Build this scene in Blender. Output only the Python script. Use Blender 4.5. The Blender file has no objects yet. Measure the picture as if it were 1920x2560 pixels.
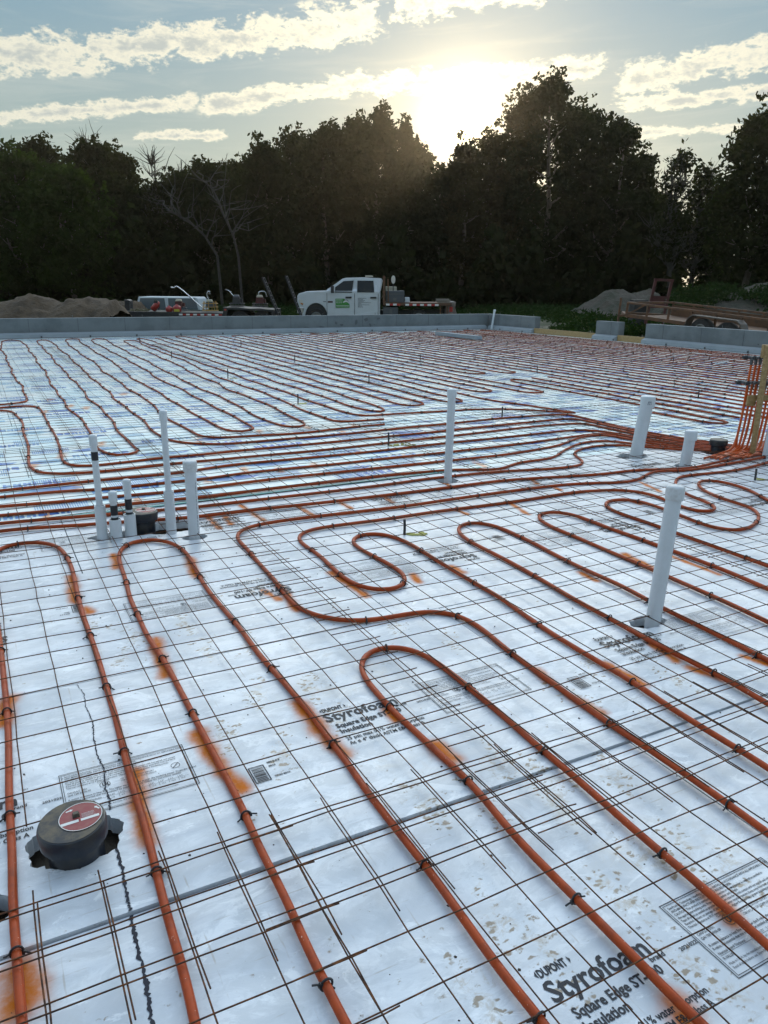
import bpy, math, random
import numpy as np
from mathutils import Vector, Matrix
SC = bpy.context.scene
random.seed(4); RNG = np.random.default_rng(7)
R_ = math.radians
# ------------------------------------------------------------------ camera (X runs along the mesh wires, Y away, metres)
TH = R_(27.8); CT, ST = math.cos(TH), math.sin(TH)
FPX, PIT, ROL, CH = 1923.0, 0.287359, 0.0099989, 1.447
def c2g(x, y): return (x*CT + y*ST, -x*ST + y*CT)        # camera-aligned ground axes -> scene axes
_f = np.array([0, math.cos(PIT), -math.sin(PIT)]); _r0 = np.array([1., 0, 0]); _u0 = np.cross(_r0, _f)
_r = math.cos(ROL)*_r0 + math.sin(ROL)*_u0; _u = -math.sin(ROL)*_r0 + math.cos(ROL)*_u0
def g3(w): a, b = c2g(w[0], w[1]); return Vector((a, b, w[2]))
CR, CU, CF = g3(_r), g3(_u), g3(_f)
cam_d = bpy.data.cameras.new('camera'); cam = bpy.data.objects.new('camera', cam_d); SC.collection.objects.link(cam)
M = Matrix.Identity(4)
for i, a in enumerate((CR, CU, -CF)):
    for j in range(3): M[j][i] = a[j]
M[2][3] = CH
cam.matrix_world = M
cam_d.sensor_fit = 'VERTICAL'; cam_d.sensor_height = 36.0; cam_d.lens = 36*FPX/2560
cam_d.clip_start = 0.05; cam_d.clip_end = 3000
SC.camera = cam
def ray(px, py):
    d = CF + CR*((px-960)/FPX) - CU*((py-1280)/FPX); return d.normalized()
# ------------------------------------------------------------------ sky and sun
GLOWDIR = ray(1155, 292)                                  # brightest point of the sky, the sun itself sits just below it behind the crowns
SUN = ray(1190, 345)
sun_el = math.asin(SUN.z); sun_az = math.atan2(SUN.x, SUN.y)
SKY_STRENGTH, SKY_GAIN = 0.12, 1.0
W = bpy.data.worlds.new('World'); SC.world = W; W.use_nodes = True
nt = W.node_tree; nt.nodes.clear()
class NB:
    def __init__(s, nt): s.nt = nt
    def n(s, t, **k):
        o = s.nt.nodes.new(t)
        for a, b in k.items(): setattr(o, a, b)
        return o
    def put(s, sock, v):
        if hasattr(v, 'links') or isinstance(v, bpy.types.NodeSocket): s.nt.links.new(v, sock)
        elif isinstance(v, (tuple, list)) and len(v) == 3 and sock.type == 'RGBA': sock.default_value = (*v, 1)
        else: sock.default_value = v
    def m(s, op, a, b=None, c=None, clamp=False):
        o = s.n('ShaderNodeMath', operation=op, use_clamp=clamp)
        for i, v in enumerate((a, b, c)):
            if v is not None: s.put(o.inputs[i], v)
        return o.outputs[0]
    def vm(s, op, a, b=None, scale=None):
        o = s.n('ShaderNodeVectorMath', operation=op)
        s.put(o.inputs[0], a)
        if b is not None: s.put(o.inputs[1], b)
        if scale is not None: s.put(o.inputs['Scale'], scale)
        return o.outputs['Value' if op in ('DOT_PRODUCT', 'LENGTH') else 'Vector']
    def step(s, v, a, b, lo=0., hi=1.):
        o = s.n('ShaderNodeMapRange', interpolation_type='SMOOTHSTEP')
        for i, q in enumerate((v, a, b, lo, hi)): s.put(o.inputs[i], q)
        return o.outputs[0]
    def mix(s, f, a, b, mode='MIX'):
        o = s.n('ShaderNodeMix', data_type='RGBA', blend_type=mode)
        s.put(o.inputs[0], f); s.put(o.inputs[6], a); s.put(o.inputs[7], b)
        return o.outputs[2]
    def noise(s, vec, scale, detail=4, rough=.55, dist=0.):
        o = s.n('ShaderNodeTexNoise')
        if vec is not None: s.put(o.inputs['Vector'], vec)
        o.inputs['Scale'].default_value = scale; o.inputs['Detail'].default_value = detail
        o.inputs['Roughness'].default_value = rough; o.inputs['Distortion'].default_value = dist
        return o.outputs['Fac'], o.outputs['Color']
b = NB(nt)
dirv = b.n('ShaderNodeTexCoord').outputs['Generated']
dirn = b.vm('NORMALIZE', dirv)
sep = b.n('ShaderNodeSeparateXYZ'); b.put(sep.inputs[0], dirn)
el = b.m('MULTIPLY', b.m('ARCSINE', sep.outputs[2]), 57.2958)
az = b.m('MULTIPLY', b.m('ARCTAN2', sep.outputs[0], sep.outputs[1]), 57.2958)
sky = b.n('ShaderNodeTexSky', sky_type='NISHITA'); sky.sun_disc = False
sky.sun_elevation = sun_el; sky.sun_rotation = sun_az; sky.air_density = 1.0; sky.dust_density = 1.0; sky.ozone_density = 2.0
sd = b.m('MAXIMUM', b.vm('DOT_PRODUCT', dirn, tuple(GLOWDIR)), 0.0)
ang = b.m('MULTIPLY', b.m('ARCCOSINE', b.m('MINIMUM', sd, 1.0)), 57.2958)
K = 1.0/SKY_STRENGTH
def C(r, g, bb): return (r*K, g*K, bb*K)
# high thin veil: streaky cirrus
str_v = b.n('ShaderNodeCombineXYZ'); b.put(str_v.inputs[0], b.m('MULTIPLY', az, .05)); b.put(str_v.inputs[1], b.m('MULTIPLY', b.m('SUBTRACT', el, b.m('MULTIPLY', az, .06)), .45))
ci = b.noise(str_v.outputs[0], 1.6, 6, .6, .6)[0]
tint = b.mix(b.step(el, 19, 5), C(.175, .31, .40), C(.33, .405, .365))
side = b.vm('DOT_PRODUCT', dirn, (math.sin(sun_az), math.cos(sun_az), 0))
high = b.vm('SCALE', b.mix(b.step(el, 70, 28), C(.61, .85, 1.15), C(.63, .83, 1.02)), scale=b.m('MULTIPLY_ADD', side, .50, .88))  # unseen overhead sky made brighter to light the foam floor
# bright lobe added to the unseen sky sunward above the frame, lighting the boards
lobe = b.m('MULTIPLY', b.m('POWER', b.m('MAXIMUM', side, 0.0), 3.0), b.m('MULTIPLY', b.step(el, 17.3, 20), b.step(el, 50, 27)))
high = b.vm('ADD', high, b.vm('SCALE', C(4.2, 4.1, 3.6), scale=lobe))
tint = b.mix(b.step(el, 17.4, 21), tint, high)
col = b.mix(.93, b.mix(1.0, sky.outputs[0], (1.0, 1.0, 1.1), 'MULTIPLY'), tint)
col = b.mix(b.m('MULTIPLY', b.step(ci, .45, .75), .22), col, C(.80, .78, .66))
def ex(s, k): return b.m('MULTIPLY', b.m('POWER', 2.718, b.m('DIVIDE', ang, -s)), k)
gl = b.vm('ADD', b.vm('SCALE', C(1.0, .88, .60), scale=b.m('ADD', ex(.62, 9.0), ex(1.15, 2.2))), b.vm('SCALE', C(1.0, .66, .22), scale=b.m('ADD', ex(4.0, .42), ex(12.0, .09))))
col = b.vm('ADD', col, gl)
# cumulus bands, given by azimuth / elevation of their centre line in degrees
#        az0   el0   az1   el1  half-width  puff scale
BANDS = [(-6, 11.6, 14, 14.3, .95, 1), (14, 14.3, 27.5, 16.4, .95, 1), (27.5, 16.7, 40, 17.9, .75, 1),
         (3, 9.5, 15, 11.3, .42, 1), (15.6, 11.0, 27, 12.9, .55, 1), (26.5, 12.6, 42, 13.3, .62, 1),
         (42.8, 12.4, 60, 14.4, .80, 1), (42.6, 11.2, 60, 11.4, .42, 1), (43, 9.5, 60, 9.4, .30, 1), (11, 9.0, 17, 9.4, .30, 1), (-40, 15, -6, 11, 1.2, 1), (60, 14, 110, 20, 1.6, 1)]
pv = b.n('ShaderNodeCombineXYZ'); b.put(pv.inputs[0], b.m('MULTIPLY', az, .55)); b.put(pv.inputs[1], el); pv.inputs[2].default_value = 3.1
n1 = b.noise(pv.outputs[0], 1.15, 8, .60, .30)[0]
n2 = b.noise(pv.outputs[0], .33, 3, .5)[0]
n4 = b.noise(pv.outputs[0], 4.2, 5, .6, .2)[0]
n3 = b.noise(pv.outputs[0], 1.9, 7, .62, .25)[0]
tot = None
for a0, e0, a1, e1, hw, _s in BANDS:
    t = b.m('DIVIDE', b.m('SUBTRACT', az, a0), a1-a0)
    line = b.m('MULTIPLY_ADD', b.m('MAXIMUM', b.m('MINIMUM', t, 1.0), 0.0), e1-e0, e0)
    dd = b.m('SUBTRACT', el, line)
    q = b.m('SUBTRACT', 1.0, b.m('DIVIDE', b.m('ABSOLUTE', dd), hw*1.75))
    fe = b.m('MULTIPLY', b.step(az, a0-1.0, a0+1.2), b.step(az, a1+1.0, a1-1.2))
    q = b.m('MULTIPLY', b.m('MAXIMUM', q, 0.0), fe)
    tot = q if tot is None else b.m('MAXIMUM', tot, q)
val = b.m('ADD', tot, b.m('MULTIPLY', b.m('SUBTRACT', n1, .5), 2.2))
val = b.m('ADD', val, b.m('MULTIPLY', b.m('SUBTRACT', n4, .5), 1.0))
val = b.m('ADD', val, b.m('MULTIPLY', b.m('SUBTRACT', n2, .5), .9))
alpha = b.m('MULTIPLY', b.step(val, .26, .66), b.step(tot, .0, .30))
thick = b.step(b.m('ADD', val, b.m('MULTIPLY', b.m('SUBTRACT', n3, .5), .9)), .60, 1.35)
near = b.m('POWER', 2.718, b.m('DIVIDE', ang, -9.0))
edge = b.vm('ADD', C(.70, .69, .58), b.vm('SCALE', C(.9, .75, .45), scale=near))
core = b.vm('ADD', C(.43, .475, .465), b.vm('SCALE', C(.30, .24, .13), scale=near))
ccol = b.vm('ADD', b.mix(thick, edge, core), b.vm('SCALE', gl, scale=.75))
col = b.mix(b.m('MULTIPLY', alpha, .95), col, ccol)
# below the horizon: dull earth
col = b.mix(b.step(el, 0.0, -2.0), col, C(.06, .06, .05))
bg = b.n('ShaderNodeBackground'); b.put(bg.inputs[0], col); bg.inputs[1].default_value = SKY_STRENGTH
wo = b.n('ShaderNodeOutputWorld'); nt.links.new(bg.outputs[0], wo.inputs[0])
W.cycles.sampling_method = 'MANUAL'; W.cycles.sample_map_resolution = 1024
ld = bpy.data.lights.new('sun', 'SUN'); ld.energy = 2.0; ld.angle = R_(.6); ld.color = (1.0, .86, .62)
lo = bpy.data.objects.new('sun', ld); SC.collection.objects.link(lo)
lo.rotation_euler = SUN.to_track_quat('Z', 'Y').to_euler()
SC.view_settings.view_transform = 'Standard'; SC.view_settings.look = 'None'; SC.view_settings.gamma = 1.0
SC.view_settings.use_curve_mapping = False; SC.view_settings.exposure = 0.22
SC.cycles.use_denoising = True; SC.cycles.max_bounces = 6; SC.cycles.transparent_max_bounces = 8
SC.cycles.sample_clamp_indirect = 6.0

# ------------------------------------------------------------------ helpers
COL = SC.collection
def tag(o, label=None, cat=None, group=None, kind=None):
    if label: o['label'] = label
    if cat: o['category'] = cat
    if group: o['group'] = group
    if kind: o['kind'] = kind
    return o
def empty(name, loc=(0, 0, 0), rz=0., label=None, cat=None, group=None):
    o = bpy.data.objects.new(name, None); COL.objects.link(o); o.location = loc; o.rotation_euler = (0, 0, rz)
    o.empty_display_size = .1
    return tag(o, label, cat, group)
class MB:
    def __init__(s): s.v = []; s.f = []; s.n = 0
    def add(s, v, f):
        v = np.asarray(v, float).reshape(-1, 3); s.v.append(v)
        s.f += [tuple(int(i)+s.n for i in q) for q in f]; s.n += len(v); return s
    def box(s, x0, y0, z0, x1, y1, z1, M=None, taper=0.):
        t = taper
        v = np.array([(x0, y0, z0), (x1, y0, z0), (x1, y1, z0), (x0, y1, z0), (x0+t, y0+t, z1), (x1-t, y0+t, z1), (x1-t, y1-t, z1), (x0+t, y1-t, z1)], float)
        if M is not None: v = np.array([M @ Vector(q) for q in v])
        return s.add(v, [(0, 3, 2, 1), (4, 5, 6, 7), (0, 1, 5, 4), (1, 2, 6, 5), (2, 3, 7, 6), (3, 0, 4, 7)])
    def bar(s, a, b_, w, h=None):
        a = Vector(a); b_ = Vector(b_); h = h or w
        d = (b_-a); L = d.length; q = d.to_track_quat('X', 'Z').to_matrix().to_4x4(); q.translation = a
        return s.box(0, -w/2, -h/2, L, w/2, h/2, q)
    def tube(s, pts, r, sides=8, cap=True):
        P = np.asarray(pts, float); n = len(P)
        rr = np.full(n, r) if np.isscalar(r) else np.asarray(r)
        T = np.gradient(P, axis=0); T /= np.linalg.norm(T, axis=1)[:, None]+1e-12
        up = np.array([0, 0, 1.]) if abs(T[0][2]) < .9 else np.array([1., 0, 0])
        S = np.zeros((n, 3)); x = np.cross(T[0], up); x /= np.linalg.norm(x); S[0] = x
        for i in range(1, n):
            x = S[i-1]-T[i]*(S[i-1]@T[i]); S[i] = x/(np.linalg.norm(x)+1e-12)
        U = np.cross(S, T)
        a = np.arange(sides)*2*math.pi/sides
        V = P[:, None, :]+rr[:, None, None]*(np.cos(a)[None, :, None]*S[:, None, :]+np.sin(a)[None, :, None]*U[:, None, :])
        i = np.arange(n-1)[:, None]*sides; k = np.arange(sides)[None, :]; k2 = (k+1) % sides
        F = np.stack([i+k, i+k2, i+sides+k2, i+sides+k], -1).reshape(-1, 4)
        f = [tuple(q) for q in F.tolist()]
        if cap: f += [tuple(range(sides))[::-1], tuple(range((n-1)*sides, n*sides))]
        return s.add(V, f)
    def lathe(s, prof, c=(0, 0, 0), n=24, M=None, cap=True):
        a = np.arange(n)*2*math.pi/n
        V = np.array([[(r*math.cos(t)+c[0], r*math.sin(t)+c[1], z+c[2]) for t in a] for r, z in prof]).reshape(-1, 3)
        if M is not None: V = np.array([M @ Vector(q) for q in V])
        f = []
        for i in range(len(prof)-1):
            for k in range(n):
                k2 = (k+1) % n; f.append((i*n+k, i*n+k2, (i+1)*n+k2, (i+1)*n+k))
        if cap: f += [tuple(range(n))[::-1], tuple(range((len(prof)-1)*n, len(prof)*n))]
        return s.add(V, f)
    def prism(s, poly, y0, y1, M=None, axis='y'):
        n = len(poly)
        if axis == 'y': v = [(x, y0, z) for x, z in poly]+[(x, y1, z) for x, z in poly]
        elif axis == 'x': v = [(y0, x, z) for x, z in poly]+[(y1, x, z) for x, z in poly]
        else: v = [(x, z, y0) for x, z in poly]+[(x, z, y1) for x, z in poly]
        if M is not None: v = [M @ Vector(q) for q in v]
        return s.add(v, [tuple(range(n)), tuple(range(n, 2*n))[::-1]]+[(i, n+i, n+(i+1) % n, (i+1) % n) for i in range(n)])
    def build(s, name, mat, parent=None, smooth=False, bevel=0., recalc=False):
        me = bpy.data.meshes.new(name)
        V = np.concatenate(s.v) if s.v else np.zeros((0, 3))
        me.from_pydata(V.tolist(), [], s.f); me.update()
        if recalc or bevel:
            import bmesh
            bm = bmesh.new(); bm.from_mesh(me); bmesh.ops.recalc_face_normals(bm, faces=bm.faces); bm.to_mesh(me); bm.free()
        if smooth: me.polygons.foreach_set('use_smooth', [True]*len(me.polygons))
        for m in (mat if isinstance(mat, (list, tuple)) else [mat]): me.materials.append(m)
        o = bpy.data.objects.new(name, me); COL.objects.link(o)
        if parent is not None: o.parent = parent
        if bevel:
            q = o.modifiers.new('bevel', 'BEVEL'); q.width = bevel; q.segments = 2; q.limit_method = 'ANGLE'; q.angle_limit = R_(40)
        return o
def dup(o, name=None, parent=None):
    c = o.copy(); COL.objects.link(c)
    if parent is not None: c.parent = parent
    return c
def dup_tree(o, parent=None):
    c = o.copy(); COL.objects.link(c)
    if parent is not None: c.parent = parent
    for ch in [q for q in COL.objects if q.parent == o]: dup_tree(ch, c)
    return c
MATS = {}
def mat(name, col, rough=.6, metal=0., spec=.5, noise=None, bump=None, extra=None):
    if name in MATS: return MATS[name]
    m = bpy.data.materials.new(name); m.use_nodes = True; n = NB(m.node_tree); P = m.node_tree.nodes['Principled BSDF']
    P.inputs['Roughness'].default_value = rough; P.inputs['Metallic'].default_value = metal; P.inputs['Specular IOR Level'].default_value = spec
    c = (*col, 1)
    P.inputs['Base Color'].default_value = c
    pos = n.n('ShaderNodeTexCoord').outputs['Object']
    if noise:                      # (scale, amount, second colour)
        f = n.step(n.noise(pos, noise[0], 6, .65)[0], .40, .66)
        P_in = n.mix(n.m('MULTIPLY', f, noise[1]), col, noise[2])
        n.nt.links.new(P_in, P.inputs['Base Color'])
    if bump:
        q = n.n('ShaderNodeBump'); q.inputs['Strength'].default_value = bump[1]; q.inputs['Distance'].default_value = bump[2]
        n.nt.links.new(n.noise(pos, bump[0], 5, .6)[0], q.inputs['Height']); n.nt.links.new(q.outputs[0], P.inputs['Normal'])
    if extra: extra(n, P, pos)
    MATS[name] = m; return m
def L2(n, o, i): n.nt.links.new(o, i)
TR = {
'hairA': [(-0.08,1.28),(-0.08,1.39),(-0.08,1.48),(-0.08,1.61),(-0.08,1.76),(-0.07,1.94),(-0.07,2.14),(-0.06,2.36),(-0.05,2.64),(-0.05,2.84),(-0.05,3.09),(-0.05,3.33),(-0.06,3.7),(-0.07,4.09),(-0.06,4.35),(-0.04,4.55),(-0.0,4.61),(0.06,4.66),(0.12,4.65),(0.18,4.63),(0.23,4.6),(0.29,4.5),(0.31,4.35),(0.32,4.11),(0.3,3.73),(0.29,3.49),(0.29,3.21),(0.29,2.97),(0.28,2.68),(0.28,2.5),(0.27,2.32),(0.26,2.1),(0.26,1.9),(0.25,1.71),(0.24,1.52),(0.24,1.36),(0.23,1.23),(0.22,1.12)],
'hairB': [(0.5,0.98),(0.5,1.09),(0.5,1.14),(0.5,1.22),(0.5,1.32),(0.51,1.42),(0.51,1.56),(0.51,1.71),(0.52,1.79),(0.52,1.95),(0.52,2.11),(0.52,2.23),(0.52,2.36),(0.52,2.51),(0.52,2.67),(0.52,2.81),(0.51,2.98),(0.5,3.11),(0.51,3.29),(0.51,3.54),(0.54,3.81),(0.55,4.03),(0.56,4.16),(0.59,4.29),(0.65,4.39),(0.74,4.41),(0.81,4.38),(0.87,4.3),(0.9,4.17),(0.91,4.03),(0.89,3.79),(0.87,3.56),(0.87,3.33),(0.88,3.0),(0.87,2.77),(0.87,2.64),(0.88,2.49),(0.88,2.36),(0.89,2.22),(0.88,2.09),(0.88,1.99),(0.88,1.89),(0.87,1.77),(0.87,1.67),(0.87,1.55),(0.87,1.42),(0.87,1.32),(0.86,1.24),(0.86,1.11),(0.85,1.05),(0.85,1.01),(0.86,0.95),(0.86,0.91),(0.85,0.8)],
'hairC': [(1.15,0.65),(1.14,0.76),(1.14,0.77),(1.14,0.87),(1.14,0.97),(1.14,1.09),(1.14,1.18),(1.14,1.29),(1.14,1.39),(1.16,1.54),(1.17,1.69),(1.16,1.79),(1.16,1.87),(1.16,1.95),(1.15,2.03),(1.15,2.13),(1.16,2.25),(1.16,2.34),(1.17,2.4),(1.2,2.47),(1.24,2.53),(1.29,2.56),(1.35,2.56),(1.42,2.53),(1.46,2.46),(1.48,2.33),(1.48,2.22),(1.48,2.12),(1.48,1.98),(1.48,1.85),(1.47,1.73),(1.47,1.65),(1.47,1.52),(1.46,1.38),(1.45,1.19),(1.45,1.04),(1.44,0.94),(1.44,0.83),(1.43,0.76)],
'long5': [(1.77,1.0),(1.77,1.08),(1.78,1.23),(1.78,1.36),(1.78,1.49),(1.78,1.56),(1.77,1.69),(1.78,1.84),(1.78,1.97),(1.79,2.12),(1.79,2.26),(1.8,2.35),(1.82,2.51),(1.82,2.64),(1.79,2.72),(1.73,2.78),(1.63,2.8),(1.5,2.8),(1.39,2.81),(1.29,2.87),(1.24,2.94),(1.19,3.02),(1.18,3.15),(1.19,3.31),(1.21,3.48),(1.21,3.65),(1.22,3.81),(1.23,3.97),(1.23,4.07),(1.23,4.2),(1.26,4.28),(1.33,4.36),(1.43,4.39),(1.64,4.41),(2.03,4.39),(2.3,4.37),(2.44,4.36),(3.03,4.37),(3.56,4.37),(3.72,4.37),(3.94,4.34),(4.19,4.25),(4.3,4.2),(4.46,4.22),(4.55,4.26),(4.68,4.34),(4.79,4.37),(4.89,4.36),(4.99,4.29),(5.18,4.28),(5.43,4.3),(6.05,4.34),(6.24,4.36)],
'long6': [(2.03,1.18),(2.04,1.28),(2.04,1.36),(2.04,1.44),(2.04,1.53),(2.04,1.69),(2.06,1.81),(2.06,1.95),(2.06,2.11),(2.06,2.35),(2.07,2.44),(2.08,2.63),(2.1,2.75),(2.09,2.96),(2.09,3.22),(2.09,3.34),(2.1,3.54),(2.1,3.74),(2.06,3.88),(1.99,3.95),(1.88,3.94),(1.81,3.86),(1.8,3.74),(1.81,3.61),(1.83,3.47),(1.84,3.31),(1.83,3.23),(1.8,3.15),(1.74,3.09),(1.66,3.07),(1.59,3.12),(1.54,3.21),(1.53,3.34),(1.54,3.52),(1.56,3.72),(1.54,3.93),(1.55,4.05),(1.61,4.13),(1.71,4.17),(2.06,4.15),(2.19,4.14),(2.6,4.16),(2.95,4.14),(3.26,4.13),(3.71,4.14),(3.77,4.14),(3.95,4.1),(4.11,4.05),(4.2,3.94),(4.22,3.8),(4.18,3.62),(4.16,3.52),(4.15,3.41),(4.24,3.34),(4.33,3.37),(4.4,3.46),(4.42,3.59),(4.44,3.73),(4.5,3.87),(4.63,4.02),(4.79,4.14),(4.9,4.17),(5.39,4.1),(5.72,4.15),(6.06,4.21)],
'hair13': [(2.37,1.42),(2.38,1.53),(2.39,1.64),(2.4,1.81),(2.38,2.11),(2.4,2.3),(2.4,2.56),(2.43,2.9),(2.44,3.19),(2.43,3.47),(2.44,3.62),(2.48,3.75),(2.55,3.84),(2.64,3.87),(2.71,3.83),(2.75,3.74),(2.76,3.68),(2.76,3.51),(2.76,3.33),(2.74,3.2),(2.72,2.91),(2.73,2.69),(2.73,2.59),(2.71,2.43),(2.7,2.29),(2.7,2.05),(2.69,1.88),(2.69,1.76),(2.67,1.63)],
'hair12': [(2.99,1.85),(3.01,2.0),(3.03,2.23),(3.04,2.58),(3.05,2.73),(3.05,3.04),(3.06,3.33),(3.05,3.49),(3.06,3.62),(3.09,3.75),(3.15,3.81),(3.24,3.84),(3.33,3.78),(3.36,3.68),(3.36,3.58),(3.36,3.36),(3.38,3.18),(3.38,3.04),(3.39,2.91),(3.39,2.56),(3.38,2.44),(3.36,2.27),(3.35,2.11)],
'hair11': [(3.66,2.32),(3.65,2.48),(3.66,2.81),(3.66,3.17),(3.67,3.28),(3.67,3.38),(3.66,3.52),(3.66,3.65),(3.69,3.76),(3.73,3.83),(3.84,3.88),(3.93,3.85),(4.01,3.77),(4.0,3.59),(3.99,3.44),(3.99,3.39),(3.96,3.24),(3.95,3.12),(3.99,3.02),(4.05,2.98),(4.16,2.99),(4.33,3.06),(4.48,3.16),(4.56,3.26),(4.59,3.34),(4.58,3.51),(4.6,3.65),(4.67,3.8),(4.76,3.92),(4.86,3.99),(4.95,3.99),(5.02,3.89),(5.0,3.74),(5.01,3.68),(4.93,3.53),(4.85,3.38),(4.78,3.2)],
'mid8': [(-0.17,4.93),(0.01,4.94),(0.15,4.93),(0.45,4.85),(0.67,4.82),(0.9,4.77),(1.11,4.73),(1.16,4.73),(1.64,4.71),(2.0,4.67),(2.44,4.67),(3.07,4.66),(3.46,4.66),(3.78,4.6),(4.1,4.53),(4.39,4.48),(4.63,4.49),(4.84,4.43),(4.97,4.36),(5.16,4.32),(5.29,4.34),(5.81,4.43),(6.04,4.45),(6.35,4.45)],
'mid7': [(-0.17,5.11),(0.02,5.11),(0.3,5.07),(0.57,5.03),(0.69,5.01),(1.0,4.98),(1.15,4.95),(1.38,4.95),(2.04,4.92),(2.6,4.93),(2.99,4.96),(3.24,4.94),(3.64,4.91),(3.87,4.85),(4.14,4.8),(4.34,4.8),(4.4,4.81),(4.49,4.87),(4.56,4.99),(4.59,5.09),(4.65,5.19),(4.75,5.28),(4.93,5.35),(5.19,5.37),(5.38,5.26),(5.51,5.1),(5.68,4.91),(5.87,4.81),(5.98,4.65),(6.15,4.49)],
'mid6': [(-0.17,5.3),(0.02,5.29),(0.35,5.25),(0.61,5.23),(0.79,5.22),(1.05,5.21),(1.19,5.19),(1.37,5.17),(1.93,5.19),(2.34,5.18),(2.74,5.2),(3.23,5.15),(3.43,5.09),(3.54,5.01),(3.71,4.96),(3.87,5.07),(4.02,5.12),(4.28,5.12),(4.43,5.16),(4.61,5.31),(4.82,5.43),(4.95,5.5),(5.14,5.56),(5.34,5.54),(5.46,5.35),(5.57,5.16),(5.75,4.97),(5.91,4.85),(6.02,4.68),(6.19,4.52)],
'mid5': [(-0.17,5.53),(0.03,5.52),(0.32,5.47),(0.63,5.46),(0.82,5.45),(1.1,5.42),(1.25,5.42),(1.46,5.43),(1.92,5.45),(2.35,5.45),(2.87,5.45),(3.43,5.42),(3.64,5.42),(4.0,5.41),(4.4,5.47),(4.8,5.54),(5.17,5.75),(5.43,5.8),(5.56,5.77),(5.62,5.51),(5.65,5.24),(5.81,5.03),(5.96,4.89),(6.07,4.72),(6.22,4.54)],
'mid4': [(-0.17,5.78),(0.04,5.77),(0.33,5.76),(0.52,5.74),(0.66,5.7),(0.88,5.69),(1.13,5.7),(1.32,5.69),(1.53,5.69),(1.71,5.73),(1.98,5.73),(2.59,5.72),(3.02,5.74),(3.35,5.72),(3.62,5.72),(3.85,5.73),(4.24,5.74),(4.57,5.77),(5.23,5.82),(5.42,5.84),(5.62,5.83),(5.7,5.59),(5.74,5.32),(5.87,5.08),(6.0,4.93),(6.11,4.76),(6.26,4.57)],
'mid3': [(-0.17,5.96),(0.05,5.96),(0.35,5.96),(0.74,5.99),(1.01,5.98),(1.39,5.97),(1.5,6.01),(1.83,6.06),(2.21,6.04),(2.95,6.04),(3.18,6.04),(3.85,6.08),(4.37,6.09),(4.84,6.1),(5.48,6.11),(5.59,6.03),(5.69,5.91),(5.76,5.65),(5.79,5.37),(5.92,5.13),(6.05,4.97),(6.15,4.79),(6.3,4.6)],
'mid2': [(-0.17,9.87),(0.19,9.9),(0.31,9.8),(0.33,9.52),(0.38,8.92),(0.34,8.45),(0.34,7.98),(0.34,7.56),(0.29,6.9),(0.29,6.62),(0.33,6.45),(0.38,6.37),(0.58,6.28),(0.78,6.28),(0.89,6.27),(1.26,6.31),(1.51,6.31),(1.68,6.29),(2.13,6.29),(2.68,6.29),(3.26,6.32),(3.88,6.35),(4.43,6.4),(5.03,6.45),(5.76,6.43),(5.76,6.43),(5.85,6.35),(5.85,6.07),(5.88,5.77),(5.89,5.47),(5.99,5.19),(6.09,5.0),(6.2,4.82),(6.33,4.63)],
'mid1': [(-0.17,10.06),(0.2,10.09),(0.36,10.16),(0.55,10.13),(0.61,9.95),(0.62,9.61),(0.61,9.09),(0.6,8.51),(0.61,8.05),(0.59,7.56),(0.58,7.28),(0.55,6.93),(0.55,6.78),(0.56,6.63),(0.66,6.52),(0.81,6.51),(0.98,6.53),(1.22,6.56),(1.36,6.57),(1.57,6.55),(1.88,6.56),(2.43,6.59),(3.01,6.59),(3.47,6.6),(3.88,6.62),(4.43,6.66),(5.22,6.67),(5.75,6.72),(5.97,6.67),(5.94,6.64),(5.98,6.49),(5.97,6.21),(5.96,5.86),(5.97,5.55),(6.05,5.25),(6.14,5.05),(6.23,4.85),(6.37,4.66)],
'farA': [(-0.16,10.37),(0.21,10.37),(0.28,10.37),(0.47,10.44),(0.53,10.55),(0.54,10.68),(0.54,11.39),(0.54,12.19),(0.53,12.79),(0.53,13.79),(0.52,14.75),(0.55,16.31),(0.56,17.64),(0.54,18.87),(0.61,21.02),(0.73,21.91),(0.9,22.07),(1.09,21.69),(1.11,20.45),(1.08,18.67),(1.06,17.16),(1.03,15.63),(1.01,14.15),(0.99,12.91),(0.93,12.02),(0.92,11.22),(0.94,10.62),(0.93,10.08),(0.92,9.5),(0.93,8.96),(0.95,8.78),(0.93,8.18),(0.91,7.75),(0.9,7.24),(0.92,6.96),(0.98,6.83),(1.07,6.81),(1.17,6.87),(1.21,6.96),(1.19,7.22),(1.2,7.65),(1.2,8.13),(1.22,8.73),(1.25,9.33),(1.27,9.53),(1.25,10.15),(1.24,10.83),(1.28,11.87),(1.3,12.62),(1.3,13.65),(1.31,14.63),(1.34,15.99),(1.38,17.61),(1.4,19.22),(1.41,20.94),(1.5,21.77),(1.69,21.79),(1.75,21.24),(1.72,19.83),(1.69,18.44),(1.69,16.91),(1.65,15.62),(1.61,14.3),(1.6,13.34),(1.58,12.34),(1.56,11.61),(1.57,10.94),(1.54,10.13),(1.53,9.41),(1.52,9.4),(1.53,8.8),(1.52,8.28),(1.52,7.77),(1.54,7.43),(1.57,7.26),(1.67,7.12),(1.7,7.09),(1.84,6.98),(1.97,6.92),(2.23,6.89),(2.73,6.88),(3.28,6.93),(3.65,6.95),(4.08,6.97),(4.66,7.01),(5.48,7.02),(6.04,6.99),(6.08,6.79),(6.08,6.32),(6.05,5.94),(6.05,5.62),(6.11,5.3),(6.19,5.09),(6.27,4.89),(6.41,4.69)],
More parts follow.
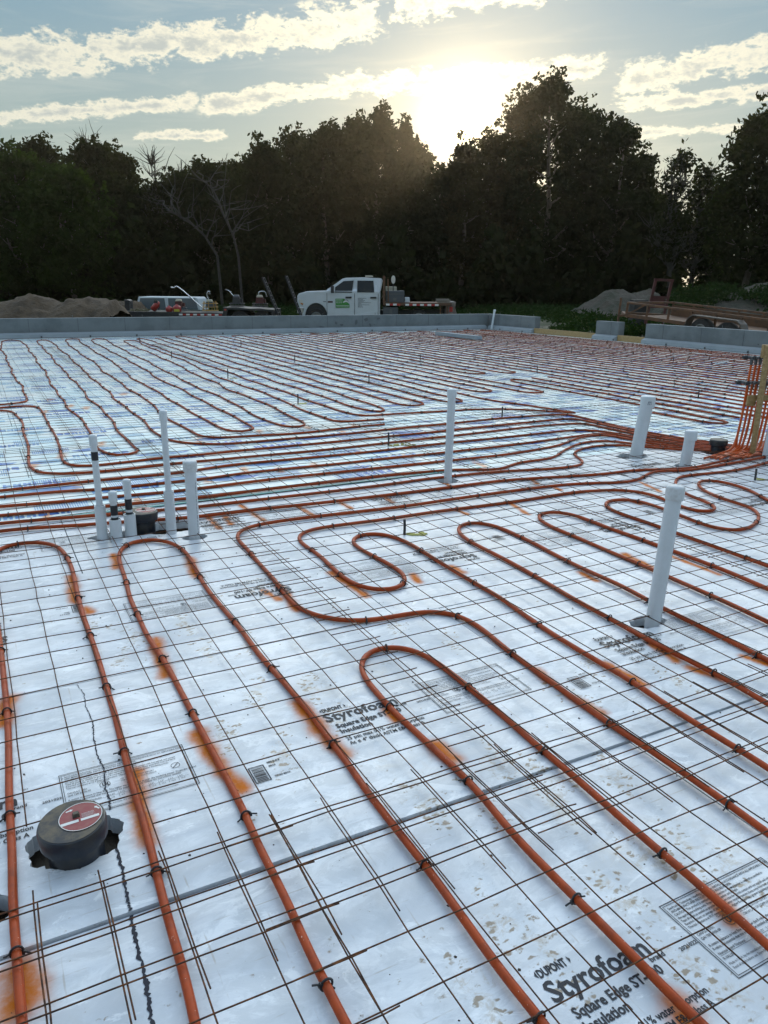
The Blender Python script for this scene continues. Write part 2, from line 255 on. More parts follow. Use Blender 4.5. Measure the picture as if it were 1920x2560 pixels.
'farB': [(3.81,7.24),(3.39,7.22),(2.87,7.16),(2.47,7.18),(2.07,7.2),(1.92,7.28),(1.85,7.41),(1.85,7.65),(1.81,8.3),(1.81,8.81),(1.88,10.06),(1.87,10.09),(1.87,10.68),(1.88,11.61),(1.89,12.37),(1.87,13.05),(1.89,13.78),(1.96,14.8),(1.96,15.5),(1.97,17.09),(1.99,18.65),(2.06,20.91),(2.13,21.77),(2.33,22.07),(2.47,21.79),(2.38,20.8),(2.36,19.6),(2.31,17.56),(2.29,15.87),(2.31,15.12),(2.23,14.25),(2.17,13.1),(2.15,12.42),(2.17,11.35),(2.15,10.81),(2.16,10.14),(2.16,9.43),(2.16,8.88),(2.13,8.2),(2.16,7.76),(2.21,7.54),(2.3,7.47),(2.43,7.53),(2.48,7.62),(2.49,7.8),(2.48,8.24),(2.51,8.86),(2.52,9.56),(2.5,10.22),(2.51,10.79),(2.53,11.48),(2.49,12.03),(2.53,12.95),(2.58,14.11),(2.61,15.24),(2.62,16.84),(2.65,18.76),(2.66,20.49),(2.73,21.55),(2.92,21.96),(3.09,21.75),(3.02,20.35),(2.95,18.29),(2.91,16.58),(2.9,15.12),(2.85,13.79),(2.81,12.65),(2.79,11.37),(2.8,9.66),(2.78,8.88),(2.75,8.25),(2.74,7.8),(2.79,7.55),(2.89,7.47),(3.01,7.52),(3.07,7.65),(3.08,7.81),(3.1,8.22),(3.11,8.78),(3.15,9.5),(3.14,10.07),(3.11,10.64),(3.18,11.49),(3.15,12.07),(3.19,12.96),(3.25,13.84),(3.29,15.21),(3.31,16.0),(3.33,17.65),(3.33,19.43),(3.37,20.44),(3.48,20.93),(3.69,20.99),(3.71,20.32),(3.59,18.58),(3.6,17.38),(3.58,16.18),(3.58,15.23),(3.55,14.39),(3.46,13.22),(3.39,12.12),(3.42,11.67),(3.45,10.86),(3.45,10.15),(3.42,9.36),(3.4,8.41),(3.38,7.75),(3.42,7.61),(3.53,7.56),(3.96,7.53)],
}
ORANGE=[(-0.04,2.82,-0.07,2.64,0.035),(-0.08,1.54,-0.08,1.46,0.05),(0.3,4.0,0.28,3.64,0.03),(0.31,3.54,0.32,3.49,0.03),(0.55,4.26,0.53,4.02,0.025),(0.91,4.01,0.87,3.72,0.03),(0.53,3.07,0.5,2.73,0.03),(0.51,2.29,0.52,2.1,0.035),(0.52,2.05,0.55,1.93,0.03),(0.28,2.16,0.25,1.83,0.03),(0.88,2.31,0.88,2.11,0.035),(0.88,2.08,0.9,1.96,0.03),(1.18,1.87,1.19,1.78,0.035),(1.14,2.13,1.14,2.06,0.02),(1.21,3.4,1.18,3.09,0.025),(1.52,3.47,1.54,3.09,0.025),(1.89,3.26,1.86,3.14,0.025),(2.13,3.27,2.14,3.16,0.025),(2.09,2.05,2.1,1.86,0.028),(1.81,2.14,1.8,2.04,0.025),(1.79,1.9,1.81,1.78,0.028),(2.4,2.11,2.37,1.94,0.025),(2.37,1.88,2.41,1.76,0.025),(2.7,2.89,2.69,2.76,0.022),(3.12,3.0,3.1,2.79,0.028),(3.34,2.87,3.34,2.54,0.02),(1.47,1.01,1.45,0.93,0.03),(1.15,0.83,1.13,0.78,0.035),(2.65,1.84,2.68,1.74,0.022),(1.12,3.39,1.15,3.24,0.02),(1.48,4.91,1.51,4.5,0.022),(1.82,4.71,1.84,4.44,0.022),(2.12,4.74,2.13,4.51,0.022),(1.31,4.7,1.3,4.51,0.022),(3.07,4.85,3.05,4.73,0.022),(3.18,4.17,3.12,3.87,0.022),(3.75,4.39,3.73,4.27,0.022),(2.47,4.69,2.45,4.52,0.022),(3.73,4.61,3.69,4.49,0.022),(2.75,4.16,2.76,4.05,0.022),(4.45,4.19,4.38,3.92,0.022),(3.99,3.9,3.98,3.73,0.022),(4.7,3.81,4.62,3.42,0.022),(1.21,4.75,1.21,4.46,0.022)]
FOOT=[(0.97,2.39),(0.77,2.46),(0.96,2.15),(0.87,2.85),(0.47,3.14),(0.7,2.86),(0.72,2.06),(1.31,1.7),(1.0,1.63),(0.95,1.19),(0.79,1.04),(1.26,1.1),(1.41,1.6),(1.44,1.15),(1.55,1.16),(1.26,0.89),(1.28,0.81),(1.26,1.07),(1.52,2.75),(1.65,2.5),(1.79,1.93),(0.37,2.96),(0.59,2.22),(1.1,3.43),(2.04,2.07),(1.17,1.58),(1.6,1.49),(1.36,1.46),(1.59,1.02),(0.68,3.17),(0.32,3.35),(2.25,1.82),(0.99,1.05)]
FAROR=[(1.69,16.34),(2.38,13.84),(2.44,12.83),(2.21,11.8),(1.73,10.83),(1.11,9.76),(0.96,10.0),(0.64,9.65),(0.79,10.63),(0.36,8.52),(0.32,6.75),(0.54,5.86),(0.57,7.06),(0.95,7.45),(0.88,5.33),(0.3,5.19),(1.82,7.26),(1.47,5.68),(1.83,5.88),(2.08,5.76),(2.4,5.77),(2.48,7.42),(3.01,7.43),(3.25,7.06),(3.51,7.33),(2.97,6.11),(3.28,5.78),(3.69,5.33),(3.67,5.17),(2.32,4.64),(6.72,18.62),(0.63,11.31),(0.64,14.22),(2.22,15.86)]
# ------------------------------------------------------------------ materials
def x_foam(n, P, pos):
    geo = n.n('ShaderNodeNewGeometry').outputs['Position']
    at = n.n('ShaderNodeAttribute', attribute_name='marks'); s3 = n.n('ShaderNodeSeparateColor'); L2(n, at.outputs['Color'], s3.inputs[0])
    org, mud, tread = s3.outputs[0], s3.outputs[1], s3.outputs[2]
    mp = n.n('ShaderNodeMapping'); L2(n, geo, mp.inputs['Vector']); mp.inputs['Scale'].default_value = (.55, 1, 1); mp.inputs['Rotation'].default_value = (0, 0, .25); st = mp.outputs[0]
    c = n.mix(n.step(n.noise(st, 3.1, 8, .68, 1.1)[0], .36, .64), (.73, .755, .785), (.50, .535, .58))
    c = n.mix(n.m('MULTIPLY', n.step(n.noise(st, 11, 7, .72, 1.6)[0], .45, .58), .6), c, (.50, .53, .56))
    c = n.mix(n.m('MULTIPLY', n.step(n.noise(st, 6.5, 7, .7, 1.9)[0], .56, .64), .55), c, (.86, .88, .90))
    xs = n.n('ShaderNodeSeparateXYZ'); L2(n, geo, xs.inputs[0])
    for axis, ph, wd, sc_ in ((0, .062, .020, (9, 1.6, 1)), (1, .10, .014, (1.6, 9, 1))):
        fr_ = n.m('ABSOLUTE', n.m('SUBTRACT', n.m('FRACT', n.m('DIVIDE', n.m('ADD', xs.outputs[axis], 9+ph), .1524)), .5))
        m2 = n.n('ShaderNodeMapping'); L2(n, geo, m2.inputs['Vector']); m2.inputs['Scale'].default_value = sc_
        k_ = n.m('MULTIPLY', n.m('SUBTRACT', 1.0, n.step(fr_, wd*.4, wd)), n.step(n.noise(m2.outputs[0], 3.3, 4, .7)[0], .52, .66))
        c = n.mix(n.m('MULTIPLY', k_, .55), c, (.36, .31, .25))
    sm = n.m('MULTIPLY', n.step(n.noise(geo, 1.3, 5, .6)[0], .5, .75), n.step(n.noise(geo, 14, 7, .75, .8)[0], .44, .64))
    c = n.mix(n.m('MULTIPLY', sm, .55), c, (.50, .43, .33))
    sp = n.m('MULTIPLY', n.step(n.noise(geo, 90, 3, .6)[0], .70, .76), n.step(n.noise(geo, 3.1, 3, .6)[0], .45, .6))
    c = n.mix(n.m('MULTIPLY', sp, .7), c, (.25, .20, .15))
    fine = n.noise(geo, 60, 4, .7)[0]
    wv = n.vm('ADD', geo, n.vm('SCALE', n.noise(geo, 24, 3, .6)[1], scale=.045))
    vo = n.n('ShaderNodeTexVoronoi', feature='F1'); m5 = n.n('ShaderNodeMapping'); L2(n, wv, m5.inputs['Vector']); m5.inputs['Scale'].default_value = (.62, 1.25, 1); m5.inputs['Rotation'].default_value = (0, 0, .5); L2(n, m5.outputs[0], vo.inputs['Vector']); vo.inputs['Scale'].default_value = 48; vo.inputs['Randomness'].default_value = 1.0
    lug = n.m('SUBTRACT', 1.0, n.step(vo.outputs['Distance'], .24, .44))
    tr = n.m('MULTIPLY', lug, n.step(n.m('ADD', tread, n.m('MULTIPLY', n.m('SUBTRACT', n.noise(geo, 21, 4, .7)[0], .5), 4.2)), .42, .80))
    c = n.mix(n.m('MULTIPLY', n.step(tread, .3, .9), .10), c, (.86, .87, .88))
    c = n.mix(n.m('MULTIPLY', tr, .9), c, (.22, .155, .085))
    mm = n.step(n.m('ADD', mud, n.m('MULTIPLY', n.m('SUBTRACT', n.noise(geo, 26, 6, .75, .6)[0], .5), 1.5)), .45, .75)
    c = n.mix(n.m('MULTIPLY', mm, .7), c, (.42, .34, .24))
    og = n.m('MULTIPLY', org, n.m('MULTIPLY_ADD', n.noise(geo, 70, 4, .7)[0], .6, .70), clamp=True)
    c = n.mix(n.step(og, .06, 1.05), c, (.60, .155, .004))
    L2(n, c, P.inputs['Base Color'])
    wet = n.step(n.noise(geo, .9, 4, .6)[0], .42, .62)
    ro = n.m('MULTIPLY_ADD', n.noise(geo, 5, 5, .7)[0], .26, .20)
    L2(n, n.m('ADD', n.m('ADD', ro, n.m('MULTIPLY', wet, .12)), n.m('MULTIPLY', org, .35)), P.inputs['Roughness'])
    L2(n, n.m('SUBTRACT', .8, n.m('MULTIPLY', org, .65), clamp=True), P.inputs['Specular IOR Level'])
    bu = n.n('ShaderNodeBump'); bu.inputs['Strength'].default_value = .35; bu.inputs['Distance'].default_value = .004
    L2(n, n.noise(geo, 9, 6, .6, .5)[0], bu.inputs['Height']); L2(n, bu.outputs[0], P.inputs['Normal'])
FOAM = mat('white_foam_film', (.78, .79, .8), .3, spec=.8, extra=x_foam)
def x_film(n, P, pos):
    geo = n.n('ShaderNodeNewGeometry').outputs['Position']
    at = n.n('ShaderNodeAttribute', attribute_name='marks'); s3 = n.n('ShaderNodeSeparateColor'); L2(n, at.outputs['Color'], s3.inputs[0])
    c = n.mix(n.step(n.noise(geo, 1.4, 5, .6)[0], .35, .65), (.64, .85, .88), (.84, .89, .85))
    c = n.mix(n.m('MULTIPLY', n.step(n.noise(geo, .45, 5, .6)[0], .5, .7), .5), c, (.76, .76, .68))
    og = n.m('MULTIPLY', s3.outputs[0], n.m('MULTIPLY_ADD', n.noise(geo, 60, 3, .7)[0], .8, .6), clamp=True)
    c = n.mix(n.step(og, .1, .9), c, (.70, .22, .03))
    L2(n, c, P.inputs['Base Color'])
    L2(n, n.m('MULTIPLY_ADD', n.noise(geo, 3, 5, .6)[0], .22, .20), P.inputs['Roughness'])
    bu = n.n('ShaderNodeBump'); bu.inputs['Strength'].default_value = .7; bu.inputs['Distance'].default_value = .010
    L2(n, n.noise(geo, 5, 5, .6, .5)[0], bu.inputs['Height']); L2(n, bu.outputs[0], P.inputs['Normal'])
FILM = mat('pale_blue_foam_film', (.7, .8, .8), .2, spec=1.0, extra=x_film)
INK = mat('black_ink', (.035, .036, .042), .5, spec=.2)
def x_blue(n, P, pos):
    geo = n.n('ShaderNodeNewGeometry').outputs['Position']
    L2(n, n.mix(n.step(n.noise(geo, 1.7, 6, .7)[0], .40, .62), (.06, .19, .60), (.34, .60, .76)), P.inputs['Base Color'])
BLUEINK = mat('blue_ink', (.12, .25, .58), .3, spec=.5, extra=x_blue)
def x_pipe(n, P, pos):
    geo = n.n('ShaderNodeNewGeometry').outputs['Position']
    c = n.mix(n.step(n.noise(geo, 30, 5, .7)[0], .4, .7), (.38, .055, .008), (.27, .042, .010))
    c = n.mix(n.m('MULTIPLY', n.step(n.noise(geo, 160, 2, .5)[0], .72, .78), .8), c, (.75, .6, .5))
    L2(n, c, P.inputs['Base Color'])
PIPE = mat('orange_tubing', (.45, .08, .02), .46, spec=.22, extra=x_pipe)
WIRE = mat('rusty_wire', (.048, .026, .018), .75, spec=.2, noise=(40, .85, (.19, .07, .022)))
TIE = mat('black_nylon', (.012, .012, .014), .45)
PVC = mat('white_pvc', (.62, .655, .69), .32, noise=(9, .35, (.50, .53, .54)))
PVCD = mat('scuffed_pvc_cap', (.60, .62, .64), .4, noise=(60, .45, (.42, .40, .38)))
PVCIN = mat('pvc_print_ink', (.16, .17, .2), .6)  # grey ink for markings and handwriting on the pipes
TAPE = mat('black_tape', (.015, .016, .02), .35)
ABS = mat('black_plastic', (.008, .012, .022), .34, noise=(17, .5, (.06, .048, .034)), bump=(60, .15, .002))
ABSD = mat('dusty_plastic_top', (.018, .021, .027), .55, noise=(16, .85, (.12, .09, .052)), bump=(80, .2, .002))
REDL = mat('red_label', (.26, .03, .035), .45, noise=(40, .3, (.30, .14, .09)))
WHITEL = mat('white_print', (.72, .70, .66), .5)
CONC = mat('grey_concrete', (.17, .188, .195), .85, noise=(1.7, .75, (.11, .125, .132)), bump=(30, .25, .004))
CONC2 = mat('light_concrete_ledge', (.29, .32, .345), .8, noise=(3, .5, (.22, .25, .27)), bump=(40, .2, .003))
DARKST = mat('dark_stain', (.07, .07, .075), .8)
STEEL = mat('galvanised_steel', (.16, .165, .17), .5, .8)
def x_wood(n, P, pos):
    mp = n.n('ShaderNodeMapping'); L2(n, pos, mp.inputs['Vector']); mp.inputs['Scale'].default_value = (1.2, 18, 18)
    f = n.noise(mp.outputs[0], 2.2, 5, .6, .5)[0]
    L2(n, n.mix(n.step(f, .3, .7), (.42, .29, .13), (.27, .17, .07)), P.inputs['Base Color'])
WOOD = mat('raw_timber', (.4, .28, .13), .7, extra=x_wood)
SOIL = mat('dark_soil', (.045, .036, .028), .95, bump=(40, .8, .02))
DIRT = mat('dug_dirt', (.092, .062, .036), .95, noise=(1.6, .8, (.042, .029, .018)), bump=(7, .9, .10))
DIRTW = mat('weathered_spoil', (.070, .056, .040), .95, noise=(.9, .9, (.032, .036, .02)), bump=(6, .9, .10))
def leafm(name, c1, c2, tr=.35):
    m = bpy.data.materials.new(name); m.use_nodes = True; n = NB(m.node_tree); m.node_tree.nodes.clear()
    geo = n.n('ShaderNodeNewGeometry').outputs['Position']; oi = n.n('ShaderNodeObjectInfo').outputs['Random']
    f = n.step(n.noise(geo, .8, 5, .7)[0], .3, .7)
    c = n.mix(f, c1, c2)
    d = n.n('ShaderNodeBsdfDiffuse'); L2(n, c, d.inputs[0])
    t = n.n('ShaderNodeBsdfTranslucent'); L2(n, n.mix(1.0, c, (1.3, 1.5, .5), 'MULTIPLY'), t.inputs[0])
    x = n.n('ShaderNodeMixShader'); x.inputs[0].default_value = tr
    L2(n, d.outputs[0], x.inputs[1]); L2(n, t.outputs[0], x.inputs[2])
    o = n.n('ShaderNodeOutputMaterial'); L2(n, x.outputs[0], o.inputs[0]); return m
LEAF = leafm('leaves', (.015, .019, .010), (.028, .032, .016))
LEAFL = leafm('light_sunlit_leaves', (.018, .030, .009), (.036, .050, .015))  # paler copy of leaves; sun on the left trees put into the colour
LEAFO = leafm('warm_lit_leaves', (.022, .022, .011), (.040, .035, .017))  # browner copy of leaves, warm sun glow put into the colour
WEED = leafm('weed_leaves', (.017, .032, .013), (.032, .052, .019), .25)
BARK = mat('bark', (.075, .06, .045), .9, noise=(5, .7, (.12, .10, .08)))
DEADW = mat('bare_bark', (.040, .036, .031), .9, noise=(6, .6, (.07, .064, .055)))
TRUCK = mat('white_car_paint', (.62, .66, .70), .28, spec=.6, noise=(3, .25, (.50, .52, .52)))
GLASS = mat('dark_glass', (.012, .016, .018), .08, spec=.4)
BLACKM = mat('black_metal', (.022, .024, .028), .5, noise=(8, .4, (.045, .042, .04)))
TYRE = mat('tyre_rubber', (.022, .022, .022), .85, noise=(12, .5, (.05, .045, .04)))
RIM = mat('grey_rim', (.30, .31, .32), .4, .6)
CHROME = mat('chrome', (.62, .64, .66), .18, .95)
RUSTF = mat('rusty_steel', (.10, .058, .036), .75, noise=(6, .8, (.20, .085, .035)))
RUSTO = mat('orange_rust_deck', (.13, .062, .028), .8, noise=(4, .7, (.06, .036, .022)))
REDM = mat('red_paint', (.32, .025, .02), .4, noise=(7, .3, (.2, .03, .02)))
REDD = mat('dull_red_steel', (.09, .02, .018), .65, noise=(5, .6, (.05, .022, .018)))
REFR = mat('red_reflector', (.42, .03, .025), .35)
REFW = mat('white_reflector', (.75, .75, .75), .35)
YEL = mat('yellow_paint', (.42, .23, .035), .45)
CREAM = mat('cream_plastic', (.45, .42, .32), .5)
GREY = mat('grey_box', (.09, .10, .115), .45, .3)
GREENS = mat('green_sign', (.055, .27, .05), .4)
LAMP = mat('lamp_lens', (.65, .63, .58), .15)
AMBER = mat('amber_lens', (.55, .2, .04), .2)
FIBRE = mat('pale_fibreglass', (.55, .60, .64), .35)
TINT = mat('grey_window', (.12, .15, .17), .15, spec=.7)
YFOAM = mat('yellow_foam_sealant', (.45, .42, .12), .8)
TEAL = mat('teal_film_edge', (.02, .22, .22), .4)

# ------------------------------------------------------------------ ground outside
def gz(u, v):
    """height of the land: level pad, rising gently far to the left"""
    x = u*CT - v*ST; y = u*ST + v*CT
    s = min(1, max(0, (y-40)/35)); s = s*s*(3-2*s)
    l = min(1, max(0, (8-x)/30)); l = l*l*(3-2*l)
    q = min(1, max(0, (x-4)/5)); q = q*q*(3-2*q)
    return -.36 + .75*s*l + .30*q
def px2g(px, d, py=735):
    r = ray(px, py); k = d/(r.x*ST+r.y*CT); return (r.x*k, r.y*k)
def pz(px, py, d):
    r = ray(px, py); return CH+r.z*d/(r.x*ST+r.y*CT)
mb = MB(); gx = []
step = 2.5; N = 120
us = np.concatenate([np.linspace(-400, -120, 6)[:-1], np.arange(-120, 160, 4.), np.linspace(160, 500, 7)])
vs = np.concatenate([np.linspace(-150, -40, 4)[:-1], np.arange(-40, 160, 4.), np.linspace(160, 500, 7)])
V = [(u, v, gz(u, v)+(.03*math.sin(u*.9)*math.cos(v*.7) if v > 24 or u > 18 else 0)) for v in vs for u in us]
n_ = len(us)
mb.add(V, [(j*n_+i, j*n_+i+1, (j+1)*n_+i+1, (j+1)*n_+i) for j in range(len(vs)-1) for i in range(n_-1)])
def x_ground(n, P, pos):
    geo = n.n('ShaderNodeNewGeometry').outputs['Position']; s = n.n('ShaderNodeSeparateXYZ'); L2(n, geo, s.inputs[0])
    far = n.m('MAXIMUM', n.m('SUBTRACT', s.outputs[1], 22.7), n.m('SUBTRACT', s.outputs[0], 16.0))
    f = n.m('ADD', far, n.m('MULTIPLY', n.m('SUBTRACT', n.noise(geo, .16, 6, .65)[0], .5), 26))
    grass = n.mix(n.step(n.noise(geo, 1.1, 6, .7)[0], .35, .65), (.02, .042, .015), (.036, .066, .023))
    dirt = n.mix(n.step(n.noise(geo, 1.3, 7, .7)[0], .35, .65), (.24, .205, .16), (.15, .125, .095))
    L2(n, n.mix(n.step(f, 5, 10), dirt, grass), P.inputs['Base Color'])
    bu = n.n('ShaderNodeBump'); bu.inputs['Strength'].default_value = 1; bu.inputs['Distance'].default_value = .12
    L2(n, n.noise(geo, 3, 6, .7)[0], bu.inputs['Height']); L2(n, bu.outputs[0], P.inputs['Normal'])
gr = mb.build('ground', mat('field_ground', (.1, .12, .05), .95, spec=.1, extra=x_ground), smooth=True); tag(gr, kind='structure')
mb = MB(); mb.box(-6, -4, -.34, 15.98, 22.68, -.10)
tag(mb.build('gravel_pad', mat('gravel_pad_mat', (.12, .095, .07), .95, bump=(30, .8, .02)), None), kind='structure')

# ------------------------------------------------------------------ concrete perimeter walls
def wall(name, label, path, t=.22, h=.51, base=-.36, seams=1.22, group=None, ends=True):
    """path of inner-face corner points (2 or 3), material side to the left of travel is inside"""
    root = empty(name, (path[0][0], path[0][1], 0), 0, label, 'wall', group)
    ox, oy = path[0]
    body = MB(); foot = MB(); jn = MB(); hl = MB()
    bolts = []
    for k in range(len(path)-1):
        a = Vector(path[k]); b_ = Vector(path[k+1]); d = (b_-a); Ln = d.length; d.normalize(); nrm = Vector((d.y, -d.x))   # inner side normal
        last = k == len(path)-2
        ext = 0 if last else t
        M4 = Matrix(((d.x, -nrm.x, 0, a.x-ox), (d.y, -nrm.y, 0, a.y-oy), (0, 0, 1, 0), (0, 0, 0, 1)))
        s0 = 0
        body.box(s0, 0, base, Ln+ext, t, h, M4)
        f0 = .14 if k > 0 else 0
        f1 = Ln-.003-(.143 if not last else 0)
        v = [(f0, -.14, -.02), (f1, -.14, -.02), (f1, -.002, -.02), (f0, -.002, -.02), (f0, -.12, .10), (f1, -.12, .10), (f1, -.002, .145), (f0, -.002, .145)]
        foot.add([M4 @ Vector(q) for q in v], [(0, 3, 2, 1), (4, 5, 6, 7), (0, 1, 5, 4), (1, 2, 6, 5), (2, 3, 7, 6), (3, 0, 4, 7)])
        x = seams*.5
        while x < Ln-.1:
            jn.box(x-.004, -.004, .15, x+.004, -.001, h-.002, M4); 
            if random.random() < .8: hl.box(x+.4, -.006, .19+.02*random.random(), x+.425, -.001, .225, M4)
            hl.box(x+.25, -.145, .01, x+.29, -.135, .06, M4)
            x += seams
        x = .5
        while x < Ln: bolts.append(M4 @ Vector((x, t/2, h))); x += 1.83
    body.build('wall_body', CONC, root, bevel=.006)
    foot.build('footing_ledge', CONC2, root)
    jn.build('form_joint', DARKST, root); hl.build('tie_hole', DARKST, root)
    for q in bolts:
        m_ = MB(); m_.lathe([(.008, 0), (.008, .07)], (q.x, q.y, q.z), 6); m_.build('anchor_bolt', STEEL, root)
    return root
WL = wall('foundation_wall', 'long grey concrete foundation wall closing the far side and turning the corner', [(-9, 22.7), (16, 22.7), (16, 20.15)])
WP = wall('foundation_wall', 'short grey concrete wall block standing alone between two planks', [(16, 17.35), (16, 16.45)], group=None)
WR = wall('foundation_wall', 'grey concrete foundation wall on the right in front of the rusty trailer', [(16, 15.45), (16, 4.0)])
for a, b_, lab in ((20.15, 17.35, 'raw timber plank closing the wider gap beside the wall corner'), (16.45, 15.45, 'raw timber plank closing the narrow gap before the right wall')):
    m_ = MB(); m_.box(15.98, b_+.004, -.1, 16.02, a-.004, .16)
    tag(m_.build('timber_plank', WOOD, bevel=.003), lab, 'plank')

# stains where water ran on the far wall
m_ = MB()
for x, z, w, h in ((19.9, .30, .10, .16), (20.25, .36, .14, .13), (20.4, .20, .10, .12), (19.4, .22, .14, .07), (18.7, .16, .16, .06), (18.2, .15, .2, .05), (20.7, .40, .12, .07), (19.2, .28, .08, .1)):
    a = np.linspace(0, 2*math.pi, 11)[:-1]; rr = 1+.35*RNG.standard_normal(10)*.6
    m_.add([(x+w/2*math.cos(t)*q, -.0015, z+h/2*math.sin(t)*q) for t, q in zip(a, rr)], [tuple(range(10))])
m_.build('water_stain', mat('wall_damp', (.09, .095, .1), .8), WL)

# ------------------------------------------------------------------ floor insulation boards
HOLES = [(-.135, 1.755, .060, .055), (.082, 1.925, .122, .112), (.66, 4.60, .20, .07), (.93, 4.62, .19, .12), (1.03, 4.36, .075, .055), (3.12, 4.87, .085, .07),
         (2.55, 2.27, .095, .06), (5.10, 4.93, .16, .11), (5.21, 4.45, .09, .07), (5.95, 4.72, .15, .12)]
def seg_d(x, y, q):
    x0, y0, x1, y1, r = q; dx, dy = x1-x0, y1-y0; L = dx*dx+dy*dy+1e-9
    t = np.clip(((x-x0)*dx+(y-y0)*dy)/L, 0, 1); return np.hypot(x-x0-t*dx, y-y0-t*dy)/r
FEET = [(u, v, random.uniform(-.5, .5)+(math.pi if random.random() < .5 else 0)) for u, v in FOOT]
def board(u0, v0, u1, v1, z, res, material, label, group=None, th=.05):
    g = .0028; z = z-(abs(math.sin(u0*7+v0*3))*.003 if z >= 0 else 0)
    nx = max(1, int(round((u1-u0)/res))); ny = max(1, int(round((v1-v0)/res)))
    xs = np.linspace(u0+g, u1-g, nx+1); ys = np.linspace(v0+g, v1-g, ny+1)
    X, Y = np.meshgrid(xs, ys); X = X.copy(); Y = Y.copy(); keep = np.ones((ny, nx), bool)
    if res < .05:
        for hu, hv, ru, rv in HOLES:
            if hu+ru < u0 or hu-ru > u1 or hv+rv < v0 or hv-rv > v1: continue
            a = np.arctan2((Y-hv)/rv, (X-hu)/ru); d = np.hypot((X-hu)/ru, (Y-hv)/rv)
            rad = 1+.05*np.sin(a*7+hu*9)+.03*np.sin(a*23)
            ins = d < rad
            cell = ins[:-1, :-1] | ins[1:, :-1] | ins[:-1, 1:] | ins[1:, 1:]
            cin = (ins[:-1, :-1].astype(int)+ins[1:, :-1]+ins[:-1, 1:]+ins[1:, 1:]) >= 3
            keep &= ~cin
            # pull rim vertices on to the outline
            tol = res/min(ru, rv)*1.0
            rim = (np.abs(d-rad) < tol) & (X > u0+.03) & (X < u1-.03) & (Y > v0+.03) & (Y < v1-.03)
            k = np.where(rim, rad/np.maximum(d, 1e-6), 1.)
            X = hu+(X-hu)*k; Y = hv+(Y-hv)*k
    nvt = (nx+1)*(ny+1)
    top = np.stack([X.ravel(), Y.ravel(), np.full(nvt, z)], 1)
    idx = np.arange(nvt).reshape(ny+1, nx+1)
    J, I = np.nonzero(keep)
    faces = np.stack([idx[J, I], idx[J, I+1], idx[J+1, I+1], idx[J+1, I]], 1)
    # boundary edges -> skirts
    e = np.concatenate([faces[:, [0, 1]], faces[:, [1, 2]], faces[:, [2, 3]], faces[:, [3, 0]]])
    key = {}
    for a, b_ in e.tolist():
        if (b_, a) in key: del key[(b_, a)]
        else: key[(a, b_)] = 1
    bv = sorted({i for q in key for i in q}); mp = {i: nvt+k for k, i in enumerate(bv)}
    low = top[bv].copy(); low[:, 2] = z-th
    V = np.concatenate([top, low]); F = faces.tolist()+[(b_, a, mp[a], mp[b_]) for a, b_ in key]
    me = bpy.data.meshes.new('foam_board'); me.from_pydata(V.tolist(), [], F); me.update()
    if res < .2:
        ca = me.color_attributes.new('marks', 'FLOAT_COLOR', 'POINT')
        A = np.zeros((len(V), 4)); A[:, 3] = 1; x, y = V[:, 0], V[:, 1]
        wob = .12*np.sin(x*61+y*17)+.12*np.sin(y*53-x*31)+.08*np.sin(x*131+y*97)
        for q in (ORANGE if v0 < 5.1 else []):
            if min(q[0], q[2])-.3 > u1 or max(q[0], q[2])+.3 < u0 or min(q[1], q[3])-.3 > v1 or max(q[1], q[3])+.3 < v0: continue
            d = seg_d(x, y, q)+wob; A[:, 0] = np.maximum(A[:, 0], np.exp(-np.clip(d, 0, 9)**2*.75))
        if v0 > 5:
            for fu, fv in FAROR:
                if not (u0-.3 < fu < u1+.3 and v0-.5 < fv < v1+.5): continue
                d = seg_d(x, y, (fu-.02, fv-.07, fu+.02, fv+.10, .035+.004*(fv-5)))+wob; A[:, 0] = np.maximum(A[:, 0], .8*np.exp(-np.clip(d, 0, 9)**2))
        for fu, fv, fa in (FEET if v0 < 5.1 else []):
            if not (u0-.3 < fu < u1+.3 and v0-.3 < fv < v1+.3): continue
            c, s = math.cos(fa), math.sin(fa); lx = (x-fu)*c+(y-fv)*s; ly = -(x-fu)*s+(y-fv)*c
            for cy, hw, hl_ in ((.055, .052, .085), (-.095, .038, .045)):
                d = np.hypot(lx/hw, (ly-cy)/hl_); A[:, 2] = np.maximum(A[:, 2], np.clip(1.5-d*1.1, 0, 1))
            A[:, 1] = np.maximum(A[:, 1], .55*np.exp(-((lx/.08)**2+(ly/.16)**2)))
        ca.data.foreach_set('color', A.ravel())
    me.materials.append(material)
    o = bpy.data.objects.new('foam_board', me); COL.objects.link(o)
    return tag(o, label, 'insulation board', group)

